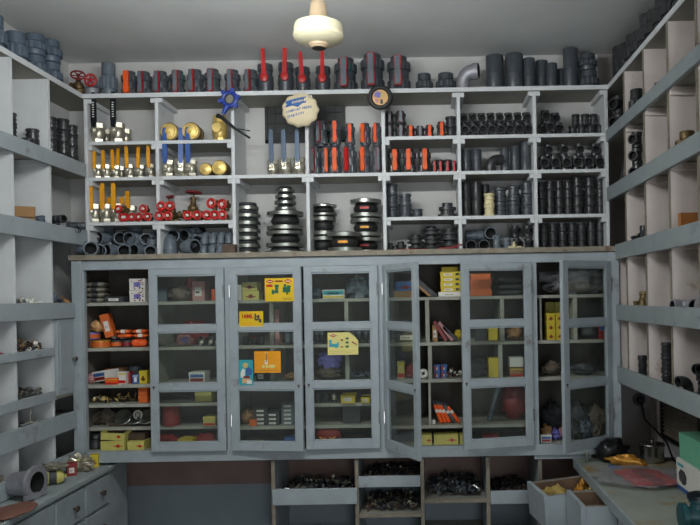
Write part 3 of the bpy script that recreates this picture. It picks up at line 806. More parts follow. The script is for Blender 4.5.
# ------------------------------------------------------------------ counters
def counter_left():
    t = tag(empty('counter', (-1.78, 3.5, 0)), 'blue-grey drawer counter along the left wall below the pigeonholes', 'counter')
    def Q(mb): mb.v = [(a + 1.78, b - 3.5, c) for a, b, c in mb.v]; return mb
    obj('worktop', Q(MB().use('blue2').box(XLW + .003, -1.595, 1.9, 3.72, .768, .79)), t, bevel=.003)
    obj('carcass', Q(MB().use('inner').box(XLW + .003, -1.622, 1.92, 3.72, .02, .767).use('blue2').box(-1.622, -1.617, 1.92, 3.72, .02, .767)), t)
    for y0, y1 in ((3.25, 3.49), (2.99, 3.235), (2.7, 2.975), (2.42, 2.685), (2.14, 2.405)):
        for z0, z1 in ((.615, .752), (.44, .60), (.26, .425)):
            d = obj('drawer', Q(MB().use('blue2').box(-1.616, -1.602, y0, y1, z0, z1)), t, bevel=.003)
            obj('knob', Q(MB().use('iron').lathe([(.006, 0), (.006, .01), (.013, .014), (.013, .022), (.006, .027)], 12, o=(-1.602, (y0 + y1) / 2 + .02, (z0 + z1) / 2), ax=(1, 0, 0))), d)
counter_left()
def counter_right():
    t = tag(empty('counter', (.98, 3.4, 0)), 'worn blue-grey counter along the right wall with two drawers pulled out', 'counter')
    def Q(mb): mb.v = [(a - .98, b - 3.4, c) for a, b, c in mb.v]; return mb
    obj('worktop', Q(MB().use('top').box(.722, XRW - .003, 1.9, YC - .014, .765, .787).use('blue2').box(.708, .722, 1.9, YC - .014, .745, .789)), t, bevel=.002)
    obj('back_panel', Q(MB().use('blue').box(.80, XRW - .004, 1.9, 1.92, .02, .764)), t)
    obj('side_panel', Q(MB().use('inner').box(1.15, XRW - .004, 1.92, 3.48, .02, .764)), t)
    for y in (3.46, 2.80, 2.4):
        obj('post', Q(MB().use('blue').box(.745, .78, y - .035, y, .0, .764)), t)
    def drawer(y0, y1, x0, x1, h, droop, yaw, items):
        T = Matrix.Translation((x1 - .98, (y0 + y1) / 2 - 3.4, .745)) @ Matrix.Rotation(yaw, 4, 'Z') @ Matrix.Rotation(droop, 4, 'Y')
        w, hw = x1 - x0, (y1 - y0) / 2
        d = MB().use('blue')
        d.box(-w, 0, -hw, -hw + .012, -h, 0).box(-w, 0, hw - .012, hw, -h, 0).box(-w - .004, -w + .014, -hw - .004, hw + .004, -h - .003, .006)
        d.use('rawwood').box(-w + .0145, -.009, hw - .0135, hw - .012, -h, -.002).box(-w + .0145, -.009, -hw + .012, -hw + .0135, -h, -.002).box(-w + .0142, -w + .0155, -hw + .0125, hw - .0125, -h, .003)
        d.box(-w + .014, 0, -hw + .012, hw - .012, -h, -h + .008).box(-.008, 0, -hw + .012, hw - .012, -h, 0)
        d.use('edge').box(-w, 0, -hw - .0005, -hw + .012, 0, .002).box(-w, 0, hw - .012, hw + .0005, 0, .002)
        d.use('rawwood').prism([(-w * .42, -h * .85), (-w * .24, -h * .9), (-w * .2, -h * .4), (-w * .27, -h * .05), (-w * .43, -h * .12), (-w * .38, -h * .5)], -hw - .001, -hw)
        d.v = [tuple(T @ Vector(p)) for p in d.v]
        o = obj('drawer', d, t); return T
    T1 = drawer(3.11, 3.35, .47, .80, .14, -.07, .16, 0)
    T2 = drawer(2.84, 3.07, .60, .86, .17, .0, .05, 0)
    return T1, T2
T1, T2 = counter_right()
off = Matrix.Translation((.98, 3.4, 0))
def in_drawer(T, x, y, z): return tuple(off @ T @ Vector((x, y, z)))
for i, (x, y, sx, sy, m, sd, lb) in enumerate([(-.25, .02, .15, .09, 'ypap', 3, 'long crumpled yellow packet lying in the farther pulled-out drawer'), (-.10, .06, .07, .06, 'gold', 4, 'crumpled gold wrapper at the back of the farther drawer'), (-.10, -.055, .07, .06, 'ypap', 8, 'small crumpled yellow paper near the wall side of the farther drawer')]):
    spawn(bagspec('crumpled_packet', sx, sy, .115, m, sd, .4, 3.5), in_drawer(T1, x, y, -.128), lb, 'packet', 'papers in the drawer', rot=(0, 0, .3))
spawn(('folded_cloth', [('folded_cloth', MB().use('blue').blob(.08, .07, .05, .35, 2.5, 11).mesh('cl', 70), None)]), in_drawer(T2, -.12, 0, -.158), 'pale grey cloth lying in the nearer pulled-out drawer', 'cloth')
x, y = onz(556, 520, .60)
spawn(('black_cloth', [('black_cloth', MB().use('blackcloth').blob(.09, .07, .04, .3, 2.5, 12).mesh('bc', 70), None)]), (x - .01, 2.72, .53), 'black folded cloth on the low stool below the drawers', 'cloth')
st = tag(empty('low_stool', (x - .01, 2.72, 0)), 'low dark stool standing under the pulled-out drawers', 'stool')
obj('seat', MB().use('kbox').box(-.12, .12, -.1, .1, .505, .53), st, bevel=.003)
for a in (-.1, .1):
    for b in (-.08, .08): obj('leg', MB().use('kbox').box(a - .015, a + .015, b - .015, b + .015, 0, .505), st)

# ------------------------------------------------------------------ low rack under the cabinet
low = tag(empty('under_rack', (-.1, YC, 0)), 'grey-blue open tray rack standing under the middle of the cabinet', 'shelving')
def Lw(mb): mb.v = [(a + .1, b - YC, c) for a, b, c in mb.v]; return mb
ux = [xat(u, .65, YC) for u in (272.5, 356.5, 422.5, 488.5, 541)]
for x in ux: obj('post_panel', Lw(MB().use('blue').box(x - .009, x + .009, YC + .021, YB, .0, .795).use('edge').box(x - .009, x + .009, YC + .018, YC + .021, .0, .795)), low)
trays = [(0, .578, .655, 1), (0, .30, .36, 1), (1, .660, .713, 1), (1, .505, .520, 0), (1, .33, .345, 0), (2, .572, .586, 0), (2, .36, .375, 0), (3, .565, .628, 1), (3, .33, .39, 1)]
for i, z0, z1, lip in trays:
    a, b = ux[i] + .010, ux[i + 1] - .010
    obj('shelf', Lw(MB().use('wood').box(a, b, YC + .018, YB, z0, z0 + .012)), low)
    if lip: obj('tray_front', Lw(MB().use('blue').box(a - .012 if i == 0 else a, b + .012 if i == 0 else b, YC + .002, YC + .017, z0 - .003, z1)), low, bevel=.002)
    else: obj('shelf_edge', Lw(MB().use('edge').box(a, b, YC + .012, YC + .0175, z0 - .002, z1)), low)
heaps = [(0, .590, .085, 'pvcb nickel chrome blackp kbox'.split(), 'heap of dark and shiny metal fittings in the left tray', .018),
         (1, .672, .055, 'pvcb blackp iron'.split(), 'low heap of black fittings in the upper middle tray', .016),
         (1, .518, .05, 'pvcb blackp nickel iron'.split(), 'heap of black fittings on the shelf below the middle tray', .018),
         (2, .586, .085, 'pvcb blackp pvcd chrome'.split(), 'deep heap of black fittings on the third compartment shelf', .02),
         (3, .578, .055, 'pvcb blackp iron'.split(), 'low heap of black fittings in the right tray', .016),
         (0, .313, .06, 'pvcb iron'.split(), 'heap of dark fittings in the bottom left tray', .02)]
for i, z, h, ms, lb, sz in heaps:
    w = ux[i + 1] - ux[i] - .05; xc = (ux[i] + ux[i + 1]) / 2
    mb = scrap(w - .03, .26, h * 1.1, 320, ms, sz, 20 + i)
    o = obj('fittings_heap', mb, None, (xc, YC + .19, z + .003)); tag(o, lb, 'fittings', kind='stuff')

# ------------------------------------------------------------------ stock: helper
NM = 0.00534
def put(spec, u, z, label, cat, group=None, Y=3.74, rot=(0, 0, 0), sc=1, dz=0):
    n = spec[0]; xs = xat(u, z, Y)
    if n in ('wheel_valve', 'check_valve', 'pipe_tee', 'pipe_elbow'): Y -= .02; xs = xat(u, z, Y - .02)
    else:
        f = {ZT: 1.17, Z1: 1.10, Z2: 1.06, Z3: 1.03}.get(z, 1)
        if abs(rot[0]) < .5 and n != 'gate_valve':
            dz *= f; sc = (sc, sc, sc * f) if not isinstance(sc, (tuple, list)) else sc
        if n in ('lever_valve', 'union_ball_valve', 'lever_ball_valve'): xs = xat(u, z, Y - .035)
    return spawn(spec, (xs, Y, z + dz + .0006), label, cat, group, rot, sc)

# top of the rack
def big_wheel(R_):
    w = MB().use('red').torus(R_ * .86, R_ * .15, (0, -.045, R_), 'y', 24, 8)
    for k in range(5):
        a = 2 * PI * k / 5 + .3; w.tube([(0, -.045, R_), (R_ * .8 * math.cos(a), -.045, R_ + R_ * .8 * math.sin(a))], R_ * .1, 6)
    w.lathe([(R_ * .25, 0), (R_ * .25, .01)], 12, o=(0, -.04, R_), ax=(0, -1, 0))
    b = MB().use('alu').lathe([(R_ * .6, -.035), (R_ * .75, -.03), (R_ * .75, .02), (R_ * .5, .03)], 18, o=(0, 0, R_), ax=(0, 1, 0))
    return ('wheel_valve', [('body', b.mesh('bwb'), None), ('handwheel', w.mesh('bw'), None)])
zt = ZT
for i, (u, r, h, st) in enumerate([(142, .042, .122, 'redgrey'), (159, .042, .122, 'redgrey'), (175.5, .042, .125, 'redgrey'), (194, .044, .127, 'redgrey'), (211, .045, .128, 'redgrey'), (231, .043, .123, 'redgrey'), (250, .044, .121, 'redgrey')]):
    put(pvc_valve(r, h, st), u, zt, 'grey union valve with red-edged grip on top shelf, ' + ordl(i, 7) + ' of the small seven', 'valve', 'red-gripped valves on the top shelf', rot=(0, 0, random.uniform(-.25, .2)))
put(pvc_valve(.044, .125, 'orange'), 127, zt, 'grey union valve with bright orange handle at the left end of top shelf', 'valve')
put(union(.046, .165, 'pvc'), 109, zt, 'tall grey pipe union beside the orange-handled valve on top shelf', 'pipe union')
for i, (u, r, h, Lh) in enumerate([(265, .041, .145, .150), (284.5, .041, .150, .155), (303, .040, .128, .132), (322, .040, .130, .135)]):
    put(lever_valve(r, h, Lh * .92), u, zt, 'dark pipe valve with upright red lever on top shelf, ' + ordl(i, 4) + ' of four', 'valve', 'red lever valves', rot=(0, (-.03, .02, -.05, .02)[i], .06))
for i, (u, r, h) in enumerate([(345.5, .062, .165), (372.5, .065, .182), (399, .064, .168)]):
    put(pvc_valve(r, h, 'redgrey'), u, zt, 'large dark union valve with red-edged grip on top shelf, ' + ['left', 'middle', 'right'][i] + ' of three large ones', 'valve', 'large red-gripped valves', rot=(0, 0, -.1))
for i, u in enumerate((424.5, 446)):
    put(union((.047, .055)[i], .09), u, zt, 'squat dark pipe union right of the big valves, ' + ['smaller left one', 'wider right one'][i], 'pipe union')
put(('reducer_elbow', elbow(.036, 'alu', 1.4)[1]), 463, zt, 'dull metallic elbow standing beside the tall black pipe sockets', 'pipe elbow', rot=(0, 0, PI - .3), dz=.034, Y=3.70)
for i, (u, r, h) in enumerate([(495, .047, .165), (514.5, .048, .169), (529.5, .032, .15), (542, .033, .152), (552, .030, .125), (561.5, .024, .112), (571, .040, .190)]):
    put(pipe(r, h, 'pvcd'), u, zt, 'upright dark pipe socket on top shelf, ' + ordl(i, 7) + ' of the tall row', 'pipe socket', 'tall pipe sockets on the top shelf', Y=3.73 + (.05 if i in (3, 5) else 0))
put(union(.056, .09), 589, zt, 'lower dark union at the right end of top shelf', 'pipe union')
put(union(.052, .075), 588, zt, 'dark union stacked on another at the right end of top shelf', 'pipe union', dz=.092)
put(big_wheel(.034), 93, zt, 'large red handwheel valve at the left end of top shelf', 'valve', dz=.046, Y=3.72)
put(tin(.036, .046, 'alu', 'alu'), 92, zt, 'pale metal fitting under the red handwheel valve', 'fitting', Y=3.72)
g = gate_valve(.04, .14, .034)
put(gate_valve(.036, .13, .034), 79, zt, 'bronze gate valve in the left corner of top shelf', 'valve', rot=(.9, .3, .2), Y=3.74, dz=.03)
put(flange(.045, .04, 'bronze', .6), 71, zt, 'rusty flange leaning in the left corner of top shelf', 'flange', Y=3.80, rot=(1.25, .3, .3), dz=.046)

# unions on the side units
def side_put(spec, side, Y, z, label, cat, group=None, x=None, rot=(0, 0, 0), dz=0, sc=1):
    x = x if x is not None else (-1.87 if side < 0 else 1.07)
    return spawn(spec, (x, Y, z + .0006 + dz), label, cat, group, rot, sc)
for i, (Y, x, r, h, n) in enumerate([(3.04, -1.87, .055, .17, 1), (3.20, -1.865, .052, .155, 1), (3.355, -1.865, .058, .10, 2), (3.49, -1.86, .055, .112, 2)]):
    for k in range(n):
        side_put(union(r, h, 'pvcblue'), -1, Y, ZT, 'blue-grey union on the left unit top, ' + ['nearest', 'second', 'third', 'farthest'][i] + ' stack' + (', ' + ['lower', 'upper'][k] if n == 2 else ''), 'pipe union', 'unions on the left unit', x=x, dz=k * (h + .002))
k = 0
for i in range(12):
    Y = 3.58 - i * .108
    h = (.175, .15, .165, .14)[i % 4]
    sp = (pipe(.045, h, 'pvcb') if i < 2 else union(.05, h * .95, 'pvcb'))
    side_put(sp, 1, Y, ZT, 'black pipe fitting on the right unit top, front row, ' + ORD[i] + ' from the corner', 'pipe union', 'fittings on the right unit', x=1.01)
    if i % 2 == 0: side_put(union(.05, .17, 'pvcd'), 1, Y - .05, ZT, 'dark union on the right unit top, wall-side row, ' + ORD[i // 2] + ' from the corner', 'pipe union', 'fittings on the right unit', x=1.14)

# column 1
for i, u in enumerate((95.5, 115)):
    put(metal_valve(.040, .098, .185, 'blackp'), u, Z1, 'nickel ball valve with tall black lever, ' + ['left', 'right'][i] + ' one in the top-left pigeonhole', 'valve', 'black lever valves', Y=3.70)
    put(metal_valve(.034, .09, .04, 'nickel'), u + 8, Z1, 'nickel valve body behind the ' + ['left', 'right'][i] + ' black-levered valve', 'valve', Y=3.80)
for i, (u, L_, Y) in enumerate([(95, .105, 3.71), (104, .105, 3.71), (113.5, .11, 3.73), (118, .135, 3.76), (127, .15, 3.71), (137.5, .15, 3.73), (148, .14, 3.71)]):
    put(metal_valve(.026, .072, L_, 'yellow'), u, Z2, 'nickel valve with yellow lever in the second-row left pigeonhole, ' + ordl(i, 7), 'valve', 'yellow lever valves, second row', Y=Y, rot=(0, random.uniform(-.04, .04), random.uniform(-.1, .1)))
for i, (u, L_, Y, s_) in enumerate([(92, .165, 3.70, 1), (97.5, .12, 3.80, .95), (103.5, .165, 3.70, 1), (109.5, .12, 3.80, .9), (114.5, .165, 3.70, 1), (122.5, .12, 3.79, .9), (128.5, .135, 3.79, 1)]):
    put(metal_valve(.034, .098, L_ * .9, 'yellow'), u, Z3, 'nickel valve with yellow lever in the third-row left pigeonhole, ' + ordl(i, 7), 'valve', 'yellow lever valves, third row', Y=Y, sc=s_)
for i, (u, d) in enumerate([(123.5, 0), (129, .0), (135.5, 0), (141.5, 0), (148, 0), (145, .042), (123.5, .044)]):
    put(knob_valve(.0235), u, Z3, 'small red handwheel valve beside the yellow levers, ' + (ORD[i] + ' along the lower row' if i < 5 else ['upper right', 'upper left'][i - 5] + ' one'), 'valve', 'small red wheel valves, first column', Y=3.69, dz=d, rot=(0, random.uniform(-.3, .3), random.uniform(-.4, .4)))
# column 2
for i, u in enumerate((171, 192.5)):
    put(round_check(.049), u, Z1, 'round brass-capped check valve in the second top pigeonhole, ' + ['left', 'right'][i], 'valve', 'brass check valves, top', Y=3.72)
bv = MB().use('brass').lathe([(.034, 0), (.036, .002), (.036, .03)], 8).lathe([(.03, .03), (.04, .05), (.04, .09), (.03, .11)], 20).lathe([(.036, .11), (.036, .138), (.028, .138)], 8).lathe([(.02, 0), (.02, .05), (.024, .052), (.024, .06)], 12, o=(0, 0, .072), ax=(0, -1, 0))
put(('brass_valve_body', [('brass_valve_body', bv.mesh('bvb'), None)]), 220, Z1, 'upright brass valve body behind the hanging blue valve', 'valve', Y=3.76)
for i, u in enumerate((166, 178, 189)):
    put(metal_valve(.036, .085, .195, 'bluep'), u, Z2, 'nickel ball valve with long blue lever in second column, ' + ['left', 'middle', 'right'][i], 'valve', 'blue lever valves', Y=3.69, rot=(0, (-.0, .02, 0)[i], (.0, .35, 0)[i]), sc=1.0)
put(round_check(.035), 207.5, Z2, 'smaller round brass check valve right of the blue levers', 'valve', Y=3.72)
put(round_check(.042), 221, Z2, 'larger round brass check valve near the second column divider', 'valve', Y=3.72)
put(gate_valve(.032, .15, .033), 176, Z3, 'tilted bronze gate valve with dark red handwheel', 'valve', Y=3.77, rot=(0, -.28, .2))
put(gate_valve(.040, .172, .040), 192.5, Z3, 'upright bronze gate valve with dark red handwheel', 'valve', Y=3.77, rot=(0, .06, .1))
kn = [(161, 0), (170, 0), (162.5, .05), (171, .05), (189, 0), (198, 0), (206, 0), (214.5, 0), (225, 0), (213, .058), (225, .052)]
for i, (u, d) in enumerate(kn):
    put(knob_valve(.0265 if i < 9 else .029), u, Z3, 'red handwheel valve in second column, ' + (['lower left corner', 'lower, left of the tilted gate valve', 'upper left corner', 'upper, left of the tilted gate valve'][i] if i < 4 else (ORD[i - 4] + ' along the lower right row' if i < 9 else ['upper, bright one', 'upper, far right one'][i - 9])), 'valve', 'small red wheel valves, second column', Y=3.685, dz=d, rot=(0, random.uniform(-.3, .3), random.uniform(-.25, .25)))
# elbow piles on the ledge
P1 = [(97, .036, 0, 2.6, .5), (111, .036, 0, -.3, -.5), (124, .034, 0, 2.2, .2), (137, .034, 0, .9, -.35), (149.5, .030, 0, 1.7, .3),
      (103, .034, .072, 1.2, -.5), (117, .034, .070, 2.9, .7), (131, .033, .070, 1.5, -.2), (144, .031, .066, .3, .5), (93, .026, .075, 1.9, .1), (152, .022, .066, 1.2, 0)]
for i, (u, r, d, th, yw) in enumerate(P1):
    put(elbow(r, 'pvc', 1.15), u, ZL, 'grey pipe elbow heaped in the bottom-left pigeonhole, ' + (ORD[i] + ' of the lower layer' if i < 5 else ORD[i - 5] + ' of the upper layer'), 'pipe elbow', 'elbows in the first column', Y=3.735 + (.035 if d else 0), rot=(-PI / 2, th, yw), dz=r * 1.03 + d)
put(elbow(.036, 'pvc', 1.2), 90.5, ZL, 'grey pipe elbow on the ledge with its open end facing the room', 'pipe elbow', Y=3.60, rot=(-PI / 2, .2, .25), dz=.038)
P2 = [(169, .038, 3.72, 0, (0, 0, -1.1)), (189, .042, 3.74, 0, (-PI / 2, 0, PI - .5)), (199, .036, 3.79, 0, (-PI / 2, .6, 2.4)), (173, .034, 3.78, .078, (-PI / 2, .4, .2)), (187, .033, 3.79, .080, (-PI / 2, 2.5, -.3)), (199, .028, 3.80, .074, (-PI / 2, 1.2, 1.3))]
for i, (u, r, Y, d, ro) in enumerate(P2):
    put(elbow(r, 'pvc', 1.2), u, ZL, 'large grey pipe elbow in the second bottom pigeonhole, ' + ['front left', 'middle', 'lower right', 'upper left', 'upper middle', 'upper right'][i], 'pipe elbow', 'large elbows, second column', Y=Y, rot=ro, dz=r * 1.04 + d)
for k in range(2):
    for i in range(4):
        rr = random.Random(i + 70 + k)
        put(elbow(.0205, 'pvc', 1.2), 202.5 + i * 8.2 + k * 1, ZL, 'small grey elbow at the right of the second bottom pigeonhole, ' + ['lower', 'upper'][k] + ' row, ' + ordl(i, 4), 'pipe elbow', 'small elbows', Y=3.69 + .02 * k, rot=(0, 0, -PI / 2 + rr.uniform(-.15, .15)), dz=.022 + k * .062)
put(carton(.062, .05, .045, 'iron', 'none'), 230, ZL, 'rusty brown block on the ledge below the second divider', 'block', Y=3.56)

# columns 3 and 4
for i, (u, Y) in enumerate([(270, 3.76), (284.5, 3.72), (298, 3.72)]):
    put(metal_valve(.035, .092, .18 if i else .19, 'silverp'), u + (2 if i == 0 else 0), Z2, 'nickel ball valve with steel-grey lever under the cream bag, ' + ['left', 'middle', 'right'][i], 'valve', 'grey lever valves', Y=Y)
low4 = [(314.5, .030, 'redgrey'), (324.5, .026, 'orange'), (334.5, .035, 'orange'), (350, .036, 'red'), (364.5, .033, 'orange'), (376.5, .027, 'dullgrey')]
for i, (u, r, s_) in enumerate(low4):
    put(pvc_valve(r, .145, s_), u, Z2, 'grey union valve in the fourth column, lower layer, ' + ordl(i, 6), 'valve', 'union valves, fourth column', Y=3.73, rot=(0, 0, (-.3, .2, 0, -.5, -.3, .2)[i]))
for i, (u, r, s_) in enumerate([(321, .036, 'redgrey'), (335, .032, 'orange'), (350, .028, 'orange'), (365.5, .031, 'orange'), (377, .026, 'orange')]):
    put(pvc_valve(r, .115 if i > 1 else .13, s_), u, Z2, 'grey union valve in the fourth column, upper layer, ' + ordl(i, 5), 'valve', 'union valves, fourth column', Y=3.73, dz=.1475, rot=(0, 0, (-.3, 0, 0, -.4, -.3)[i]))
zz = ZL
for i in range(7):
    put(flange(.069 if i < 6 else .06, .0395, 'chrome', .72), 247.5, zz, 'shiny zinc flange in the left stack, ' + ['bottom', 'second', 'third', 'fourth', 'fifth', 'sixth', 'topmost'][i], 'flange', 'left flange stack', Y=3.74)
    zz += .0402
zz = ZL
lev = [('fl', .102, .035), ('fl', .098, .035), ('be', .092, .085), ('be', .086, .075), ('fl', .060, .026), ('fl', .055, .03), ('fl', .05, .034)]
lev = [('fl', .106, .040), ('be', .099, .085), ('be', .096, .098), ('fl', .056, .032), ('fl', .058, .032), ('fl', .055, .032), ('fl', .049, .030)]
for i, (t, r, h) in enumerate(lev):
    sp = flange(r, h, 'chrome', .62) if t == 'fl' else bellows(r, h)
    put(sp, 285.5, zz, ('zinc flange' if t == 'fl' else 'rubber expansion joint') + ' in the tall middle stack, ' + ['bottom', 'second', 'third', 'fourth', 'fifth', 'sixth', 'topmost'][i], 'flange' if t == 'fl' else 'expansion joint', 'tall flange stack', Y=3.745)
    zz += h + (.0065 if t == 'be' else .0006)
zz = ZL
for i, h in enumerate((.098, .098, .06)):
    put(bellows(.070, h), 324, zz, 'rubber expansion joint with zinc flanges in the fourth column left stack, ' + ['bottom', 'middle', 'top'][i], 'expansion joint', 'fourth column left stack', Y=3.785)
    zz += h + .0065
zz = ZL
for i, h in enumerate((.085, .096, .096)):
    put(bellows(.084, h, 'yellow' if i == 1 else 'red'), 366, zz, 'rubber expansion joint with zinc flanges in the fourth column right stack, ' + ['bottom', 'middle', 'top'][i], 'expansion joint', 'fourth column right stack', Y=3.77)
    zz += h + .0065
o = put(bellows(.088, .10, 'osheet'), 345, ZL, 'single rubber expansion joint with yellow band standing in front of two stacks', 'expansion joint', Y=3.605)

# column 5
for j, (u, r) in enumerate(((389.5, .025), (400.5, .031))):
    for k in range(2):
        put(pvc_valve(r, .07, 'dullgrey', 'pvcb'), u, Z1, 'small black valve with dull red grip, fifth column, ' + ['left', 'second'][j] + ' stack, ' + ['lower', 'upper'][k], 'valve', 'small valves, fifth column', Y=3.74, dz=k * .0715)
for i, (u, s_, h) in enumerate([(410.5, 'orange', .066), (420, 'dullgrey', .064), (429.5, 'orange', .068), (441.5, 'orange', .082)]):
    put(pvc_valve(.026, h, s_, 'pvcb'), u, Z1, 'small black valve with ' + ('orange' if s_ == 'orange' else 'dull red') + ' handle in a row, fifth column top, ' + ordl(i, 4), 'valve', 'small valves, fifth column', Y=3.72)
for k in range(2): put(coupling(.030, .056), 451, Z1, 'black coupling stacked by the right divider of fifth column, ' + ['lower', 'upper'][k], 'coupling', Y=3.75, dz=k * .0565)
for i, u in enumerate((394.5, 409.5, 424.5)):
    put(pvc_valve(.037, .128, 'orange', 'pvcb'), u, Z2, 'black valve with orange handle in the fifth column second row, ' + ['left', 'middle', 'right'][i], 'valve', 'orange valves, fifth column', Y=3.72, rot=(0, 0, (.0, -.15, 0)[i]))
for i, u in enumerate((434.5, 440.5, 447.5, 454)):
    put(pvc_valve(.0175, .062, 'red', 'pvcb'), u, Z2, 'tiny black valve with red handle right of the orange ones, ' + ordl(i, 4), 'valve', 'tiny red valves', Y=3.70)
for i, u in enumerate((439, 448)): put(union(.032, .085, 'pvcb'), u, Z2, 'black union behind the tiny red-handled valves, ' + ['left', 'right'][i], 'pipe union', Y=3.80)
for j, (u, r, n, h) in enumerate([(392.5, .031, 3, .06), (405.5, .034, 2, .064), (417.5, .030, 1, .05)]):
    for k in range(n): put(coupling(r, h, 'pvcd'), u, Z3, 'dark coupling in the fifth column third row, ' + ['left', 'middle', 'right'][j] + ' stack, ' + (['lowest', 'second', 'third'][k] if n > 1 else 'single piece'), 'coupling', 'couplings, fifth column', Y=3.74, dz=k * (h + .0006))
put(hub(.052, .078), 447.5, Z3, 'dark flanged adaptor at the right of fifth column third row', 'adaptor', Y=3.74)
for j, (u, r, n, h) in enumerate([(390.5, .026, 1, .055), (401, .034, 1, .062), (416, .046, 2, .048), (431.5, .050, 3, .046), (449.5, .050, 2, .062)]):
    for k in range(n): put(hub(r, h), u, ZL, 'black flanged adaptor in the fifth column bottom row, ' + ORD[j] + ' stack, ' + (['lowest', 'second', 'third'][k] if n > 1 else 'single piece'), 'adaptor', 'adaptors, fifth column', Y=3.755, dz=k * (h + .0006))
# red rods on the ledge
for i, (ua, ub, d) in enumerate([(386, 432, .0), (430, 462, .022), (428, 458, .008)]):
    Y = 3.60 - i * .022; xa_, xb_ = xat(ua, ZL, Y), xat(ub, ZL, Y)
    mb = MB().use('dred').tube([(0, 0, .005), ((xb_ - xa_) * .5, .004, .008), (xb_ - xa_, .01, .006 + d)], .0045, 8).use('blackp').lathe([(.006, 0), (.008, .01), (.006, .05)], 8, o=(0, 0, .0055), ax=(1, 0, 0))
    tag(obj('red_rod', mb, None, (xa_, Y, ZL + .001)), 'thin red rod with dark end on the ledge, ' + ['long left one', 'rear right one', 'front right one'][i], 'rod', 'rods on the ledge')

# column 6
for k in range(2):
    for i in range(8):
        u = 465 + i * 9.0 - (1 if k else 0)
        put(tee(.0225, 'pvcb'), u, Z1, 'black pipe tee with open branch facing out, sixth column, ' + ['lower', 'upper'][k] + ' row, ' + ordl(i, 8), 'pipe tee', 'tees, sixth column', Y=3.72 + .03 * k, dz=k * .0705, sc=1.0 if k == 0 else .93)
for i, (u, r, h, Y) in enumerate([(466.5, .026, .118, 3.72), (477, .026, .118, 3.72), (505, .024, .128, 3.73), (515.5, .029, .14, 3.76), (526, .027, .165, 3.73)]):
    put(pipe(r, h, 'pvcd'), u, Z2, 'dark upright pipe socket in the sixth column second row, ' + ordl(i, 5), 'pipe socket', 'sockets, sixth column', Y=Y)
put(elbow(.029, 'pvcb', 1.3), 491, Z2, 'dark elbow lying between the upright sockets', 'pipe elbow', Y=3.72, rot=(0, 0, PI + .3), dz=.031)
for j, (u, r, n, h) in enumerate([(466.5, .026, 2, .092), (477, .026, 2, .092), (486, .022, 2, .09)]):
    for k in range(n): put(pipe(r, h, 'pvcb'), u, Z3, 'black pipe socket in sixth column third row, ' + ['left', 'second', 'third'][j] + ' stack, ' + ['lower', 'upper'][k], 'pipe socket', 'sockets, sixth column', Y=3.73 + (.07 if j == 2 else 0), dz=k * (h + .0006))
for k in range(2): put(coupling(.0285, .058, 'creamp'), 489.5, Z3, 'cream plastic coupling standing out among black ones, ' + ['lower', 'upper'][k], 'coupling', Y=3.69, dz=k * .0586)
for j, (u, n, h) in enumerate([(500.5, 2, .076), (514, 2, .08), (527.5, 3, .058)]):
    for k in range(n): put(coupling(.034, h, 'pvcd'), u, Z3, 'dark coupling right of the cream ones, ' + ['left', 'middle', 'right'][j] + ' stack, ' + ['lowest', 'second', 'third'][k], 'coupling', 'couplings, sixth column', Y=3.74, dz=k * (h + .0006))
def lie(spec, u, z, Y, r, label, cat, yaw=0, group=None):   # lying with its mouth to the room
    return spawn(spec, (xat(u, z, Y), Y + .0, z + r + .001), label, cat, group, (PI / 2, 0, yaw))
lie(pipe(.032, .11, 'pvc'), 489, ZL + .062, 3.80, .032, 'dark pipe socket lying open end out on two others', 'pipe socket', .0)
lie(pipe(.030, .12, 'pvcd'), 470, ZL, 3.80, .030, 'dark pipe socket lying at the left of the sixth bottom pigeonhole', 'pipe socket', .0)
lie(pipe(.030, .12, 'pvcd'), 482.5, ZL, 3.80, .030, 'dark pipe socket lying second in the sixth bottom pigeonhole', 'pipe socket', .0)
o = spawn(pipe(.028, .12, 'pvc'), (xat(466, ZL, 3.8), 3.79, ZL + .092), 'grey pipe socket lying sideways over two others', 'pipe socket', None, (0, PI / 2, 0))
for i, (u, h) in enumerate([(497, .085), (507, .07)]): put(coupling(.025, h, 'pvc'), u, ZL, 'grey coupling standing in the sixth bottom pigeonhole, ' + ['left', 'right'][i], 'coupling', Y=3.72)
for i, (u, d) in enumerate([(517, 0), (529, 0), (516, .068), (528.5, .068)]):
    put(tee(.021, 'pvcb'), u, ZL, 'black tee stacked at the right of sixth bottom pigeonhole, ' + ['lower left', 'lower right', 'upper left', 'upper right'][i], 'pipe tee', 'tees, sixth column bottom', Y=3.73, dz=d, rot=(0, 0, .5))
mb = MB().use('creamp').lathe([(.006, -.035), (.007, 0), (.006, .035)], 10, o=(0, 0, .008), ax=(1, 0, 0)).lathe([(.010, -.008), (.010, .018)], 10, o=(-.004, 0, .008)).lathe([(.005, .012), (.005, .03)], 8, o=(-.004, 0, .008))
tag(obj('cream_tap', mb, None, (xat(515, ZL, 3.62), 3.62, ZL + .004)), 'small cream plastic tap lying on the ledge before black tees', 'tap')

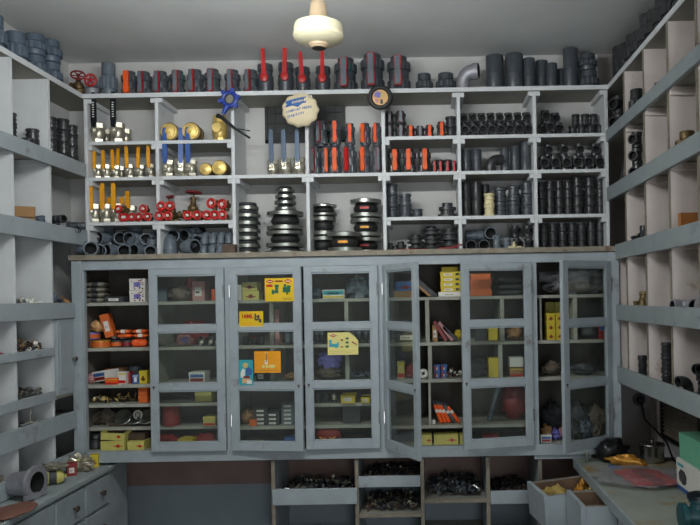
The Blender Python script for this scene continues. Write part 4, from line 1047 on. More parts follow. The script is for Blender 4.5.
# column 7
for i, (u, d, Y) in enumerate([(543.5, 0, 3.76), (550, .0, 3.70), (559, 0, 3.73), (546, .074, 3.76), (556, .07, 3.80)]):
    put(tee(.0235, 'pvcb'), u, Z1, 'black pipe tee in the top right pigeonhole, left cluster, ' + ['lower left', 'lower middle', 'lower right', 'upper left', 'upper right'][i], 'pipe tee', 'tees, seventh column', Y=Y, dz=d)
for i, (u, d, r) in enumerate([(573, 0, .024), (582, 0, .024), (591, 0, .024), (600, 0, .022), (576, .0545, .022), (585.5, .0545, .024), (594, .0545, .022)]):
    put(coupling(r, .054), u, Z1, 'black coupling in the top right pigeonhole, right cluster, ' + (['lower ' + ordl(i, 4)] if i < 4 else ['upper ' + ['left', 'middle', 'right'][i - 4]])[0], 'coupling', 'couplings, seventh column top', Y=3.73, dz=d)
for k in range(2):
    n = 6 if k == 0 else 4
    for i in range(n):
        u = (544 + i * 11.0) if k == 0 else (549 + i * 15.6)
        put(tee(.0255, 'pvcb'), u, Z2, 'shiny black tee in the seventh column second row, ' + ['lower', 'upper'][k] + ' layer, ' + ordl(i, n), 'pipe tee', 'tees, seventh column', Y=3.72 + .02 * k, dz=k * .0795, sc=1 if k == 0 else .85)
for j, u in enumerate((541.8, 550.5, 559.5, 568.5, 578, 590, 600.5)):
    h = (.043, .045, .0455, .045, .049, .0485, .045)[j]
    for k in range(4): put(coupling(.0225 if j not in (4, 5) else .0265, h, 'pvcb'), u, Z3, 'black coupling in seventh column third row, ' + ORD[j] + ' stack from left, ' + ['lowest', 'second', 'third', 'topmost'][k], 'coupling', 'coupling stacks, seventh column', Y=3.72, dz=k * (h + .0006))
for j, u in enumerate((544, 553.5, 563, 572.5, 582, 591.5, 600.5)):
    for k in range(3): put(coupling(.0235, .0475, 'pvcb'), u, ZL, 'black coupling in seventh column bottom row, ' + ORD[j] + ' stack from left, ' + ['lowest', 'middle', 'topmost'][k], 'coupling', 'coupling stacks, bottom right', Y=3.72, dz=k * .048)

# ------------------------------------------------------------------ hanging things
x, z = xat(301, 2.56, 3.60), zat(301, 111, 3.60)
R_, Hh = .092, .05
bg = tag(empty('drawstring_bag', (x, 3.585, z), (0, 0, 0)), 'round cream bag with blue printing hanging over the middle divider', 'bag')
mb = MB().use('cloth'); n = 40; nv = 14; vs = []; fs = []
for j in range(nv + 1):
    t = PI * j / nv
    for i in range(n):
        p = 2 * PI * i / n
        rr_ = R_ * math.sin(t) ** .8 * (1 + (.045 * math.cos(p * 11) * (math.sin(t) ** 2) if j > 3 else 0))
        vs.append((rr_ * math.cos(p) * 1.02, -.034 * math.cos(t) * (1.0 if t < PI / 2 else .9), rr_ * math.sin(p) * .94))
for j in range(nv):
    for i in range(n): fs.append((j * n + i, (j + 1) * n + i, (j + 1) * n + (i + 1) % n, j * n + (i + 1) % n))
mb.add(vs, fs); obj('bag', mb.mesh('bag', 60), bg)
rt = Matrix.Rotation(math.radians(-12), 4, 'Y')
pr = MB().use('ink')
def onbag(mb_):
    out = []
    for (a, b, c) in mb_.v:
        q = min(.97, math.hypot(a / 1.02, c / .94) / R_); t = math.asin(min(1, q ** (1 / .8)))
        out.append((a, -.034 * math.cos(t) - .0012 + b * .2, c))
    mb_.v = out
for k in range(8):
    a0_, a1_ = -.068 + k * .0135, -.068 + (k + 1) * .0135
    pr.xf(rt).add([(a0_, 0, .022), (a1_, 0, .022), (a1_ + .006, 0, .055 - .0), (a0_ + .006, 0, .055)], [(0, 1, 2, 3)])
pr.add([(-.03, 0, .022), (.02, 0, .022), (-.005, 0, .008)], [(2, 1, 0)])
pr.xf(rt); pr.text('COMFORT AREAS', .0172, (-.074, 0, -.008), bold=True); pr.text('STAR DUTY', .0172, (-.07, 0, -.032), bold=True)
pr.xf(); pr.v = [(a, b, c) for a, b, c in pr.v]
onbag(pr); obj('printing', pr.mesh('pr'), bg, label='blue printed logo and lettering')
pw = MB().use('cloth').xf(rt).text('SONA', .018, (-.03, -.008, .030), bold=True).xf(); onbag(pw); pw.v = [(a, b - .0015, c) for a, b, c in pw.v]
obj('logo_letters', pw.mesh('pw'), bg, label='pale letters on the blue logo')
obj('string', MB().use('cloth').tube([(.01, .0, .085), (.012, .012, .105), (.01, .03, .128)], .002, 6), bg)

# blue butterfly valve
x, z = xat(230.5, 2.6, 3.60), zat(230.5, 100, 3.60)
bf = tag(empty('butterfly_valve', (x, 3.585, z)), 'small bright blue butterfly valve with black lever hanging at the second divider', 'valve')
mb = MB().use('castblue').torus(.034, .011, (0, 0, 0), 'y', 26, 8)
for k in range(6):
    a = 2 * PI * k / 6 + .2; mb.lathe([(.011, -.01), (.011, .01)], 12, o=(.047 * math.cos(a), 0, .047 * math.sin(a)), ax=(0, 1, 0))
mb.tube([(-.014, 0, -.035), (-.034, 0, -.075)], [.014, .010], 10)
obj('body', mb, bf)
obj('disc', MB().use('nickel').lathe([(.024, -.003), (.024, .003)], 20, ax=(.35, 1, 0)), bf)
obj('rubber_seat', MB().use('rubber').torus(.026, .005, (0, 0, 0), 'y', 24, 6), bf)
obj('stem', MB().use('steel').tube([(-.034, 0, -.074), (-.042, -.004, -.094)], .009, 10), bf)
lv = MB().use('blackp')
lv.tube([(-.062, -.01, -.086), (-.04, -.014, -.095), (.03, -.016, -.155), (.105, -.018, -.205)], [.012, .010, .007, .006], 8).tube([(.03, -.016, -.155), (.068, -.012, -.160), (.105, -.012, -.167)], .003, 6)
obj('lever', lv, bf)
# hanging ring gauge
x, z = xat(380.5, 2.6, 3.60), zat(380.5, 98, 3.60)
rg = tag(empty('rubber_ring', (x, 3.59, z)), 'black rubber ring with a coloured picture disc hanging at the fourth divider', 'ring')
obj('ring', MB().use('rubber').torus(.052, .0125, (0, 0, 0), 'y', 30, 10), rg)
mb = MB().use('skin').lathe([(.043, -.002), (.043, .002)], 24, ax=(0, 1, 0))
for k, (m_, p_) in enumerate([('pbox', [(-.03, .005), (-.002, -.004), (.004, .022), (-.015, .032), (-.03, .02)]), ('yoft', [(.005, -.005), (.02, .0), (.022, .02), (.008, .018)]), ('kbox', [(.0, -.034), (.014, -.034), (.012, -.01), (.0, -.012)]), ('pink', [(-.028, -.02), (-.008, -.03), (-.01, -.01), (-.026, -.004)])]):
    mb.use(m_).prism(p_, -.0032 - k * .0002, -.002)
obj('picture_disc', mb, rg)
obj('hook', MB().use('darkmetal').tube([(0, .0, .052), (0, .0, .075), (0, .02, .095)], .002, 6), rg)

# ceiling fan motor
fz, fy = 2.598, 2.8
fx = xat(318.5, 2.7, fy)
fan = tag(empty('ceiling_fan', (fx, fy, ZC)), 'cream round ceiling fan hub hanging from the ceiling', 'ceiling fan')
def fl_(m, pr_): return MB().use(m).lathe([(r, z - ZC) for r, z in pr_], 40)
obj('motor_housing', fl_('fan', [(.040, fz + .024), (.060, fz + .027), (.084, fz + .036), (.093, fz + .042), (.096, fz + .046), (.1, fz + .049), (.102, fz + .062), (.0985, fz + .066), (.0985, fz + .088), (.094, fz + .101), (.075, fz + .110), (.04, fz + .115)]), fan)
obj('bottom_cap', fl_('fan2', [(.027, fz + .008), (.031, fz + .009), (.033, fz + .013), (.040, fz + .017), (.041, fz + .026)]), fan)
obj('cap_recess', fl_('darkmetal', [(.005, fz + .0065), (.0268, fz + .0075)]), fan)
obj('canopy', fl_('fan2', [(.041, fz + .112), (.040, fz + .118), (.034, fz + .165), (.030, fz + .19), (.018, fz + .196)]), fan)
obj('down_rod', fl_('darkmetal', [(.011, fz + .19), (.011, ZC - .0)]), fan)
obj('ceiling_cup', fl_('fan2', [(.02, ZC - .06), (.035, ZC - .05), (.05, ZC - .012), (.052, ZC - .001)]), fan)

# ------------------------------------------------------------------ left pigeonholes
def lp(spec, u, v, z, label, cat, Y, x=-1.86, group=None, rot=(0, 0, 0), dz=0, sc=1):
    return spawn(spec, (x, Y, z + .0008 + dz), label, cat, group, rot, sc)
zl = [2.326 - .026, 1.980 - .026, 1.608 - .026, 1.397 - .026, 1.192 - .026, 1.071 - .026]
for j, (Y, x, n, h) in enumerate([(3.47, -1.855, 4, .056), (3.54, -1.83, 4, .058), (3.605, -1.82, 4, .054)]):
    for k in range(n): lp(coupling(.03, h), 0, 0, zl[0], 'black threaded coupling in the top far left pigeonhole, ' + ['nearest', 'middle', 'farthest'][j] + ' stack, ' + ['lowest', 'second', 'third', 'topmost'][k], 'coupling', Y, x, 'couplings, top left unit', dz=k * (h + .0006))
for j, (Y, x, n, h) in enumerate([(3.16, -1.875, 3, .055), (3.205, -1.82, 1, .06), (3.262, -1.83, 2, .058)]):
    for k in range(n): lp(coupling(.03, h), 0, 0, zl[0], 'black threaded coupling in the top near left pigeonhole, ' + ['nearest', 'middle', 'farthest'][j] + ' stack, ' + ['lowest', 'second', 'third'][k], 'coupling', Y, x, 'couplings, top left unit', dz=k * (h + .0006))
for i, (Y, x, r, yaw, d) in enumerate([(3.45, -1.88, .022, 1.2, 0), (3.50, -1.87, .022, 1.1, .045), (3.52, -1.84, .02, 1.5, .0), (3.56, -1.83, .02, 1.9, .025), (3.59, -1.82, .018, .8, .0)]):
    spawn(coupling(r, .085, 'pvcd'), (x, Y, zl[1] + r + d + .002), 'dark pipe piece lying in the second-row far left pigeonhole, ' + ORD[i] + ' in the heap', 'coupling', 'pipe heap, left unit', (PI / 2, 0, yaw))
spawn(carton(.085, .03, .10, 'card', 'seam', 0), (-1.86, 3.24, zl[1] + .001), 'brown cardboard piece in the second-row left pigeonhole', 'cardboard', None, (0, 0, .4))
spawn(coupling(.022, .04, 'pvcblue'), (-1.80, 3.27, zl[1] + .02), 'small dark coupling beside the brown cardboard piece', 'coupling', None, (.3, 0, 0))
spawn(coupling(.02, .035, 'pvcb'), (-1.84, 3.14, zl[1] + .001), 'small black coupling left of the brown cardboard piece', 'coupling')
def heap(w, d, h, n, ms, size, seed, loc, label, cat='fittings'):
    o = obj('fittings_heap', scrap(w, d, h, n, ms, size, seed), None, loc); tag(o, label, cat, kind='stuff'); return o
heap(.14, .13, .05, 40, ['nickel', 'wbox', 'pvc'], .022, 31, (-1.87, 3.22, zl[2] + .003), 'pale glassy oddments heaped in the third-row left pigeonhole')
spawn(('float_ball', [('float_ball', MB().use('pvcblue').lathe([(.01, 0), (.03, .008), (.042, .025), (.045, .042), (.04, .062), (.025, .078), (.008, .084)], 22).lathe([(.006, .04), (.006, .065)], 8, ax=(1, 0, 0), o=(0, 0, .042)).mesh('fb'), None)]), (-1.86, 3.43, zl[2] + .001), 'dark blue float ball in the third-row far left pigeonhole', 'float ball')
heap(.12, .12, .045, 30, ['pvcb', 'iron', 'pvcd', 'card'], .024, 33, (-1.85, 3.50 - .04, zl[2] + .003), 'dark oddments beside the blue float ball')
heap(.14, .13, .085, 60, ['pvcb', 'wbox', 'iron', 'card', 'nickel'], .026, 34, (-1.87, 3.22, zl[3] + .003), 'mixed beige and dark oddments in the fourth-row left pigeonhole')
heap(.14, .13, .075, 140, ['nickel', 'chrome', 'steel'], .016, 35, (-1.87, 3.22, zl[4] + .003), 'shiny chrome fittings heaped in the fifth-row left pigeonhole')
heap(.14, .12, .04, 24, ['dred', 'iron', 'rbox'], .02, 36, (-1.85, 2.92, zl[3] + .003), 'red-brown oddments at the left picture edge')
o = spawn(('steel_hook', [('steel_hook', MB().use('wbox').tube([(-.05, .0, .006), (0, .0, .012), (.03, .0, .006), (.05, .02, .01)], .005, 8).tube([(.0, 0, .01), (.002, 0, .05), (.006, 0, .07)], .004, 8).mesh('hk'), None)]), (-1.84, 3.22, zl[5] + .002), 'white hook fitting in the sixth-row left pigeonhole', 'hook', None, (0, 0, 1.2))
o = spawn(metal_valve(.03, .08, .05, 'nickel'), (-1.84, 3.01 - .05, .796), 'shiny metal valve behind the big grey elbow', 'valve')

# left counter things
zc = .7908
x, y = onz(27, 499, .79)
be = MB().use('alu'); r = .05; rings = []
cc = [(-.02, 0), (-.02, 0)]
prof = [((-.062, 0, .055), (1, 0, .0), .045), ((-.05, 0, .055), (1, 0, 0), .048), ((-.02, 0, .056), (1, 0, 0), .050), ((.01, 0, .058), (1, 0, 0), .054), ((.03, 0, .062), (1, 0, 0), .060), ((.032, 0, .062), (1, 0, 0), .069), ((.048, 0, .062), (1, 0, 0), .069), ((.048, 0, .062), (1, 0, 0), .044)]
be.sweep(prof, 24, cap=(1, 0)); be.use('hole').sweep([((.048, 0, .062), (1, 0, 0), .044), ((.0, 0, .062), (1, 0, 0), .040)], 24, cap=(0, 1))
be.use('alu').box(.030, .0485, -.062, .062, .0005, .02)
spawn(('metal_casting', [('metal_casting', be.mesh('bc'), None)]), (x, y, zc + .0075), 'large silvery cast pipe bend with dark open mouth on left counter', 'pipe bend', None, (0, 0, -.12))
x, y = onz(53, 484, .79)
spawn(('wrapped_pack', packet(.11, .075, .062, 'yoft', 'kbox')[1]), (x, y, zc), 'greenish wrapped pack beside the silvery cast bend', 'packet', None, (0, 0, .5))
spawn(bagspec('foil_scraps', .10, .06, .03, 'nickel', 5, .5, 4), (x, y + .0, zc + .063), 'shiny scraps lying on the greenish pack', 'scraps')
x, y = onz(70, 476, .79)
spawn(carton(.04, .05, .055, 'rbox', 'label'), (x + .0, y + .02, zc), 'small red and yellow box on left counter', 'carton', None, (0, 0, .45))
x, y = onz(79, 472, .79)
spawn(carton(.045, .05, .06, 'yoft', 'star'), (x, y + .03, zc), 'small pale yellow box near the cabinet on left counter', 'carton', None, (0, 0, .45))
x, y = onz(96, 466, .79)
spawn(carton(.036, .05, .06, 'ybox', 'star'), (x, y - .01, zc), 'yellow box tucked under the cabinet corner on left counter', 'carton', None, (0, 0, .3))
spawn(bagspec('crumpled_foil', .13, .09, .07, 'nickel', 9, .5, 4.5), (-1.80, 3.36, .87), 'crumpled silvery foil behind the small boxes', 'foil')
bpy.data.objects['crumpled_foil'].location.z = zc
bpy.data.objects['crumpled_foil'].location.x = -1.715
bpy.data.objects['crumpled_foil'].location.y = 3.40
x, y = onz(12, 513, .79)
spawn(('leather_sheet', [('leather_sheet', MB().use('leather').blob(.075, .12, .008, .2, 2, 6).mesh('ls', 70), None)]), (x + .0, y, zc), 'reddish brown flat sheet on left counter near picture corner', 'sheet')

# ------------------------------------------------------------------ right pigeonholes
zr = [2.450 - .026, 2.155 - .026, 1.850 - .026, 1.550 - .026, 1.243 - .026]
def rp(spec, Y, z, label, cat, x=1.0, group=None, rot=(0, 0, 0), dz=0, sc=1):
    return spawn(spec, (x, Y, z + .0008 + dz), label, cat, group, rot, sc)
for k in range(2): rp(tee(.030, 'pvcb'), 3.57, zr[0], 'black tee stack in the top right corner pigeonhole, ' + ['lower', 'upper'][k], 'pipe tee', .99, 'tees, right unit', dz=k * .0937, rot=(0, 0, -.9))
rp(union(.038, .135, 'pvcb'), 3.285, zr[0], 'black union in the second top right pigeonhole', 'pipe union', .995)
rp(coupling(.02, .07, 'pvcb'), 2.97, zr[0], 'small black coupling in the third top right pigeonhole', 'coupling', .995)
for k in range(3): rp(tee(.0245, 'pvcb'), 3.275, zr[1], 'black tee stack in the second-row right pigeonhole, ' + ['lowest', 'middle', 'topmost'][k], 'pipe tee', .99, 'tees, right unit', dz=k * .0766, rot=(0, 0, -.8))
rp(pipe(.018, .13, 'pvcb'), 3.52, zr[1], 'slanted thin black pipe in the second-row right corner pigeonhole', 'pipe socket', .985, rot=(.0, .2, 0), dz=.004)
rp(('brass_union', union(.036, .085, 'bronze')[1]), 2.66, zr[1], 'dull bronze union in the second-row right pigeonhole near picture edge', 'pipe union', .995)
rp(('brass_union', coupling(.020, .06, 'bronze')[1]), 2.705, zr[1], 'small bronze coupling beside the bronze union', 'coupling', .985)
heap(.09, .10, .06, 30, ['pvcb', 'hole'], .028, 41, (1.01, 3.27, zr[2] + .003), 'black fittings heap in the third-row right pigeonhole')
rp(union(.024, .09, 'pvcb'), 3.21, zr[2], 'small black union beside the black heap, third row right', 'pipe union', .995)
tag(obj('wire', MB().use('yoft').tube([(0, .0, .0), (.0, .03, .045), (.01, .07, .06), (.01, .11, .045)], .0018, 6), None, (.975, 3.22, zr[2] + .003)), 'thin yellowish wire arching over black fittings', 'wire')
spawn(carton(.17, .03, .085, 'ocard', 'none', 0), (1.06, 2.70, zr[2] + .001), 'orange-brown board in the third-row right pigeonhole', 'board', None, (0, 0, 0))
spawn(carton(.012, .03, .10, 'pvcb', 'none', 0), (.985, 2.80, zr[2] + .001), 'thin black strip standing beside the orange-brown board', 'strip', None)
spawn(carton(.06, .05, .022, 'ocard', 'none', 0), (.995, 3.455, zr[3] + .001), 'small brown wood block in the fourth-row right corner pigeonhole', 'block')
rp(('bronze_fitting', tee(.026, 'bronze')[1]), 3.27, zr[3], 'dull bronze tee in the fourth-row right pigeonhole', 'pipe tee', 1.0, rot=(0, .3, .6), dz=.008)
rp(coupling(.015, .045, 'bronze'), 3.31, zr[3], 'small bronze coupling beside the bronze valve, fourth row right', 'coupling', .985)
rp(('metal_elbow', elbow(.026, 'alu', 1.3)[1]), 2.66, zr[3], 'grey metal elbow in the fourth-row right pigeonhole near picture edge', 'pipe elbow', 1.0, rot=(-PI / 2, 0, .1), dz=.028)
rp(('metal_elbow', elbow(.024, 'alu', 1.3)[1]), 2.56, zr[3], 'second grey metal elbow right at the picture edge, fourth row', 'pipe elbow', .995, rot=(0, 0, 2.0), dz=.024)
rp(coupling(.022, .095), 3.28, zr[4], 'short black coupling in the fifth-row right pigeonhole', 'coupling', 1.0)
for k in range(3): rp(coupling(.026, .058, 'pvcb'), 2.97, zr[4], 'black coupling in the tall stack, fifth-row right pigeonhole, ' + ['lowest', 'middle', 'topmost'][k], 'coupling', 1.01, 'tall stack, fifth row right', dz=k * .0586)
rp(coupling(.018, .045), 2.92, zr[4], 'low black coupling left of the tall stack, fifth row right', 'coupling', .99)
for i, (Y, x_, d, ro) in enumerate([(2.68, .99, 0.0, .3), (2.63, 1.03, 0.0, 1.2), (2.56, 1.0, 0, 2), (2.66, 1.035, .05, .8), (2.58, 1.03, .056, .4)]):
    rp(elbow(.021, 'pvcb', 1.2), Y, zr[4], 'black elbow heaped in the fifth-row right pigeonhole near picture edge, ' + ['lower left', 'lower middle', 'lower right', 'upper left', 'upper right'][i], 'pipe elbow', x_, 'elbow heap, right unit', rot=(0, 0, ro), dz=.022 + d)

# ------------------------------------------------------------------ right counter things
zk = .7895
x, y = onz(650, 457, .787)
pot = tag(empty('steel_pot', (1.075, 3.40, zk)), 'round stainless steel pot in the back corner of the right counter', 'pot')
obj('body', MB().use('steel').lathe([(.05, 0), (.056, .004), (.058, .07), (.062, .076), (.062, .08), (.055, .08)], 30, cap=(1, 0)).use('hole').lathe([(.055, .08), (.052, .03)], 30, cap=(0, 1)), pot)
obj('lid', MB().use('steel').lathe([(.06, .081), (.058, .086), (.03, .092), (.008, .094), (.008, .104), (.012, .108)], 30), pot)
obj('clasp', MB().use('darkmetal').box(-.006, .006, -.068, -.056, .03, .082), pot)
spawn(bagspec('black_bag', .16, .11, .11, 'blackcloth', 15, .22, 2.6), (.88, 3.40, zk), 'crumpled black plastic bag by the cabinet foot on right counter', 'bag')
spawn(bagspec('snack_packet', .17, .05, .06, 'gold', 19, .3, 3), (.915, 3.27, zk), 'shiny gold foil packet lying before the black bag', 'packet', None, (0, .12, -.2))
spawn(carton(.05, .03, .012, 'bbox', 'none'), (.86, 3.27, zk), 'small blue box lying by the gold packet', 'carton', None, (0, 0, .3))
x, y = onz(632, 482, .787)
pk = tag(empty('wrapped_bundle', (x + .04, y + .02, zk)), 'clear plastic bag holding flat red packets on right counter', 'bag')
for i in range(3):
    o = obj('red_packet', packet(.21, .10, .018, 'red', 'rbox')[1][0][1], pk, (.02 + i * .012, .085 - i * .082, .002), (0, 0, .06 * (i - 1)))
bag_ = MB().use('film').blob(.185, .175, .018, .16, 4, 21, 40, 18); obj('plastic_bag', bag_.mesh('pb', 70), pk)
gb = spawn(carton(.27, .17, .125, 'wbox', 'machine'), (1.115, 2.80, zk), 'white and blue carton with a dark machine picture on right counter', 'carton', None, (0, 0, -PI / 2))
spawn(carton(.24, .14, .105, 'gbox', 'none'), (1.108, 2.80, zk + .128), 'green box standing on the white and blue carton', 'carton', None, (0, 0, -PI / 2))
x, y = onz(695, 530, .787)
tv = tag(empty('gate_valve', (x + .01, y, zk)), 'dark teal cast valve at the bottom right corner of the photo', 'valve')
obj('body', MB().use('teal').lathe([(.03, -.06), (.045, -.058), (.045, -.04), (.028, -.035), (.04, 0), (.028, .035), (.045, .04), (.045, .058), (.03, .06)], 20, o=(0, 0, .046), ax=(1, 0, 0)).lathe([(.03, .06), (.022, .09), (.03, .095), (.03, .105)], 18, o=(0, 0, 0)), tv)
obj('bonnet', MB().use('blackp').lathe([(.035, .106), (.035, .12), (.012, .13)], 18), tv)
tag(obj('power_cord', MB().use('blackp').tube([(1.16, 3.855, 1.02), (1.165, 3.84, .98), (1.15, 3.75, .93), (1.16, 3.6, .9), (1.18, 3.5, .86), (1.17, 3.38, .80), (1.15, 3.25, .797), (1.12, 3.12, .796), (1.17, 3.05, .797), (1.2, 3.15, .8), (1.19, 3.3, .81)], .005, 8)), 'thin black cord dropping from the wall socket onto right counter', 'cord')
so = tag(empty('wall_socket', (1.155, YW, 1.02)), 'round dark wall socket in the corner under the right shelving', 'socket')
obj('base', MB().use('kbox').lathe([(.035, 0), (.035, .008), (.028, .012)], 24, ax=(0, -1, 0)), so)
obj('plug', MB().use('blackp').lathe([(.018, .012), (.018, .03), (.01, .04)], 16, ax=(0, -1, 0)), so)
spawn(bagspec('rubber_hose', .1, .12, .05, 'rubber', 17, .4, 3), (1.18, 3.0, zk), 'dark crumpled rubber bits behind the plastic bag', 'rubber bits')
spawn(('small_bottle', tin(.008, .04, 'nickel', 'chrome')[1]), (onz(588, 462, .787)[0], 3.43, zk), 'tiny metal cap standing at the counter corner', 'cap')

# ------------------------------------------------------------------ cabinet contents
YI = YC + .12
def cin(spec, u, z, label, cat, group=None, Y=YI, rot=(0, 0, 0), dz=0, sc=1):
    return spawn(spec, (xat(u, z, Y), Y, z + dz + .0008), label, cat, group, rot, sc)
k5 = .0052   # metres per pixel at the contents' depth
def cbox(u0, u1, v0, v1, z, m, deco, label, Y=YI, d=.09, rz=0, dz=None, cat='carton', lid=1, ry=0, group=None):
    w = (u1 - u0) * Y / F - .001; h = (v1 - v0) * Y / F
    return cin(carton(round(w, 4), d, round(h, 4), m, deco, lid), (u0 + u1) / 2, z, label, cat, group, Y=Y, rot=(0, ry, rz), dz=dz or 0)
s1, s2, s3, s4, s5, s6 = 1.605, 1.375, 1.188, 1.09, .965, .858
# bay A, open part
for k in range(4): cin(packet(.112, .075, .026, 'nickel', 'kbox'), 97 + (k % 2), s1, 'flat black and silver packet in the left stack of top shelf, ' + ['lowest', 'second', 'third', 'topmost'][k], 'packet', 'black packets', dz=k * .027)
cbox(109, 127, 296, 301.5, s1, 'kbox', 'label', 'flat grey box beside the black packet stack')
for k in range(2): cbox(132.5, 148, 279, 290.2, s1, 'wbox', 'speckle', 'white box with red and black spots at the right, ' + ['lower', 'upper'][k], dz=k * .061, d=.07, group='spotted boxes')
for i, (u, r, h, a, b, d) in enumerate([(92, .036, .036, 'pvcblue', 'orange', 0), (101, .046, .038, 'gold', 'obox', 0), (117, .030, .034, 'kbox', 'obox', 0), (127, .030, .034, 'kbox', 'dred', 0), (93, .038, .036, 'pbox', 'obox', .04)]):
    cin(tin(r, h, a, b), u, s2, 'round tin with orange band on the second shelf, ' + ['left rear', 'left front', 'middle', 'right of middle', 'stacked upper left'][i], 'tin', 'tins', Y=YI + (-.03 if i == 1 else .045 if i == 0 or i == 4 else .0), dz=d)
for i, (u, m, bd, d, Y) in enumerate([(125, 'obox', 'wbox', .068, 0), (141, 'orange', 'wbox', .068, 0), (126, 'orange', 'obox', .046, -.01), (142, 'obox', 'wbox', .046, -.01), (120, 'wbox', 'kbox', .036, .05)]):
    cin(packet(.082, .05, .021, m, bd), u, s2, 'orange and white packet piled on the second shelf, ' + ['upper left', 'upper right', 'lower left', 'lower right', 'behind at left'][i], 'packet', 'orange packets', dz=d, Y=YI + Y)
for i, u in enumerate((137, 143)): cin(packet(.05, .05, .04, 'orange', 'orange'), u, s2, 'plump orange packet at the shelf front, ' + ['left', 'right'][i], 'packet', 'plump orange packets', Y=YI - .03, rot=(0, 0, .2))
cbox(107.5, 116, 310, 333, s2, 'obox', 'label', 'orange box leaning behind the packets', rz=.1, ry=-.25, dz=.052, d=.05, Y=YI + .02)
cin(bagspec('bag_of_balls', .09, .07, .055, 'skin', 7, .35, 5), 99, s2, 'yellowish lumpy bag on top of the tins', 'bag', dz=.078, Y=YI + .04)
cin(bagspec('pink_bag', .055, .05, .05, 'pink', 8, .25, 3), 91, s3, 'greyish pink bag at the left of third shelf', 'bag')
cbox(98, 115, 373, 383, s3, 'wbox', 'wred', 'tilted white and red box on the third shelf', ry=-.15, dz=.012, rz=-.35, Y=YI + .02)
cbox(106.5, 119, 378.5, 384.5, s3, 'orange', 'redband', 'flat orange box in front of tilted one', Y=YI - .055, d=.03)
o = cbox(120, 127.5, 372.5, 384.5, s3, 'wbox', 'redband', 'white carton with raised flap on the third shelf', Y=YI - .04, d=.035)
cbox(127.8, 132.5, 373.5, 384.5, s3, 'rbox', 'none', 'narrow dark red carton behind the white one', Y=YI - .01, d=.035)
cbox(133.5, 140, 376, 385, s3, 'bbox', 'bluewhite', 'small blue carton on the third shelf', Y=YI - .04, d=.03)
cbox(140.8, 148.5, 372.5, 385, s3, 'ybox', 'star', 'upright yellow carton at the right of third shelf', Y=YI - .03, d=.035)
for i, (u, m, v) in enumerate([(112, 'obox', 12), (121, 'card', 14), (136, 'pvcblue', 15)]): cin(tin(.034, .068 + .006 * i, m, 'kbox'), u, s3, 'dim round tin at the back of third shelf, ' + ['left', 'middle', 'right'][i], 'tin', 'dim tins', Y=YI + .09)
heap(.20, .1, .03, 46, ['bronze', 'nickel', 'brass', 'pvcb'], .018, 51, (xat(114, s4, YI), YI + .01, s4 + .002), 'small brass and steel fittings on the low narrow shelf')
cbox(142, 151, 389.5, 396.5, s4, 'obox', 'none', 'upper orange box above the metal dishes', dz=.040, group='two orange boxes')
cbox(142, 151, 397.5, 404.5, s4, 'obox', 'none', 'lower orange box above the metal dishes', group='two orange boxes')
for i, (u, w, h, sd) in enumerate([(93, .10, .07, 1), (108, .11, .08, 2), (121, .09, .06, 3)]): cin(bagspec('sack', w, .09, h, 'gsack', sd, .35, 3), u, s5, 'grey-brown lumpy sack on the fourth shelf, ' + ['left', 'middle', 'right'][i], 'sack', 'sacks', Y=YI + .06)
for i, (u, v_, rx) in enumerate([(124, 0, .9), (136, 0, .5), (147, 0, .8)]):
    cin(('metal_dish', [('metal_dish', MB().use('chrome').lathe([(.01, .0), (.03, .002), (.044, .012), (.046, .014), (.043, .016), (.01, .006)], 24).mesh('dish'), None)]), u, s5, 'flat shiny metal dish on the fourth shelf, ' + ['left', 'middle', 'right'][i], 'dish', 'dishes', rot=(rx, 0, 0), dz=.046 * math.sin(rx) + .001, Y=YI + .02)
cin(('valve_cap', [('valve_cap', MB().use('wbox').torus(.021, .004, (0, 0, .025), 'y', 22, 6).use('chrome').lathe([(.02, 0), (.02, .008)], 20, o=(0, .002, .025), ax=(0, 1, 0)).use('wbox').box(-.008, -.004, -.004, .002, .012, .036).box(.004, .008, -.004, .002, .016, .036).box(-.008, .008, -.004, .002, .022, .027).mesh('vc'), None)]), 138, s5, 'round white-rimmed cap propped upright on the dishes', 'cap', dz=.03, Y=YI + .01)
cin(tin(.040, .05, 'rubber', 'pvcb'), 96, s6, 'wide black round tin at the bottom left of open bay', 'tin', Y=YI - .02)
cin(tin(.032, .024, 'rubber', 'pvcb'), 97, s6, 'smaller black round lid on the wide black tin', 'tin', Y=YI - .02, dz=.051)
YD = YC + .075
def ybx(u0, u1, v0, v1, label, dz=0, open_=False, ry=0, group='yellow boxes with red diamond'):
    o = cbox(u0, u1, v0, v1, s6, 'yoft', 'diamond', label, Y=YD, d=.085, lid=0, dz=dz, ry=ry, group=group)
    return o
ybx(104.5, 128, 440.5, 449.8, 'closed yellow box with red diamond at the bottom of the open left bay')
ob = MB().use('yoft').box(-.06, .06, -.043, -.041, 0, .036).box(-.06, .06, .041, .043, 0, .05).box(-.06, -.058, -.041, .041, 0, .042).box(.058, .06, -.041, .041, 0, .042).use('iron').box(-.058, .058, -.041, .041, 0, .012)
ob.box(-.058, .058, .0395, .041, .012, .075).use('red').prism([(.018, .018), (.03, .010), (.042, .018), (.03, .026)], -.0438, -.043)
cin(('open_carton', [('open_carton', ob.mesh('oc'), None)]), 116.5, s6, 'open yellow box with brown inside stacked on another in left bay', 'carton', Y=YD, dz=.0515, rot=(0, .06, 0))
ybx(131, 147.5, 442, 450.5, 'small yellow box with red diamond at the right of left bay bottom')
cbox(131, 147, 436, 442, s6, 'iron', 'none', 'brown lid lying on the small yellow box', Y=YD + .015, d=.05, dz=.0455)
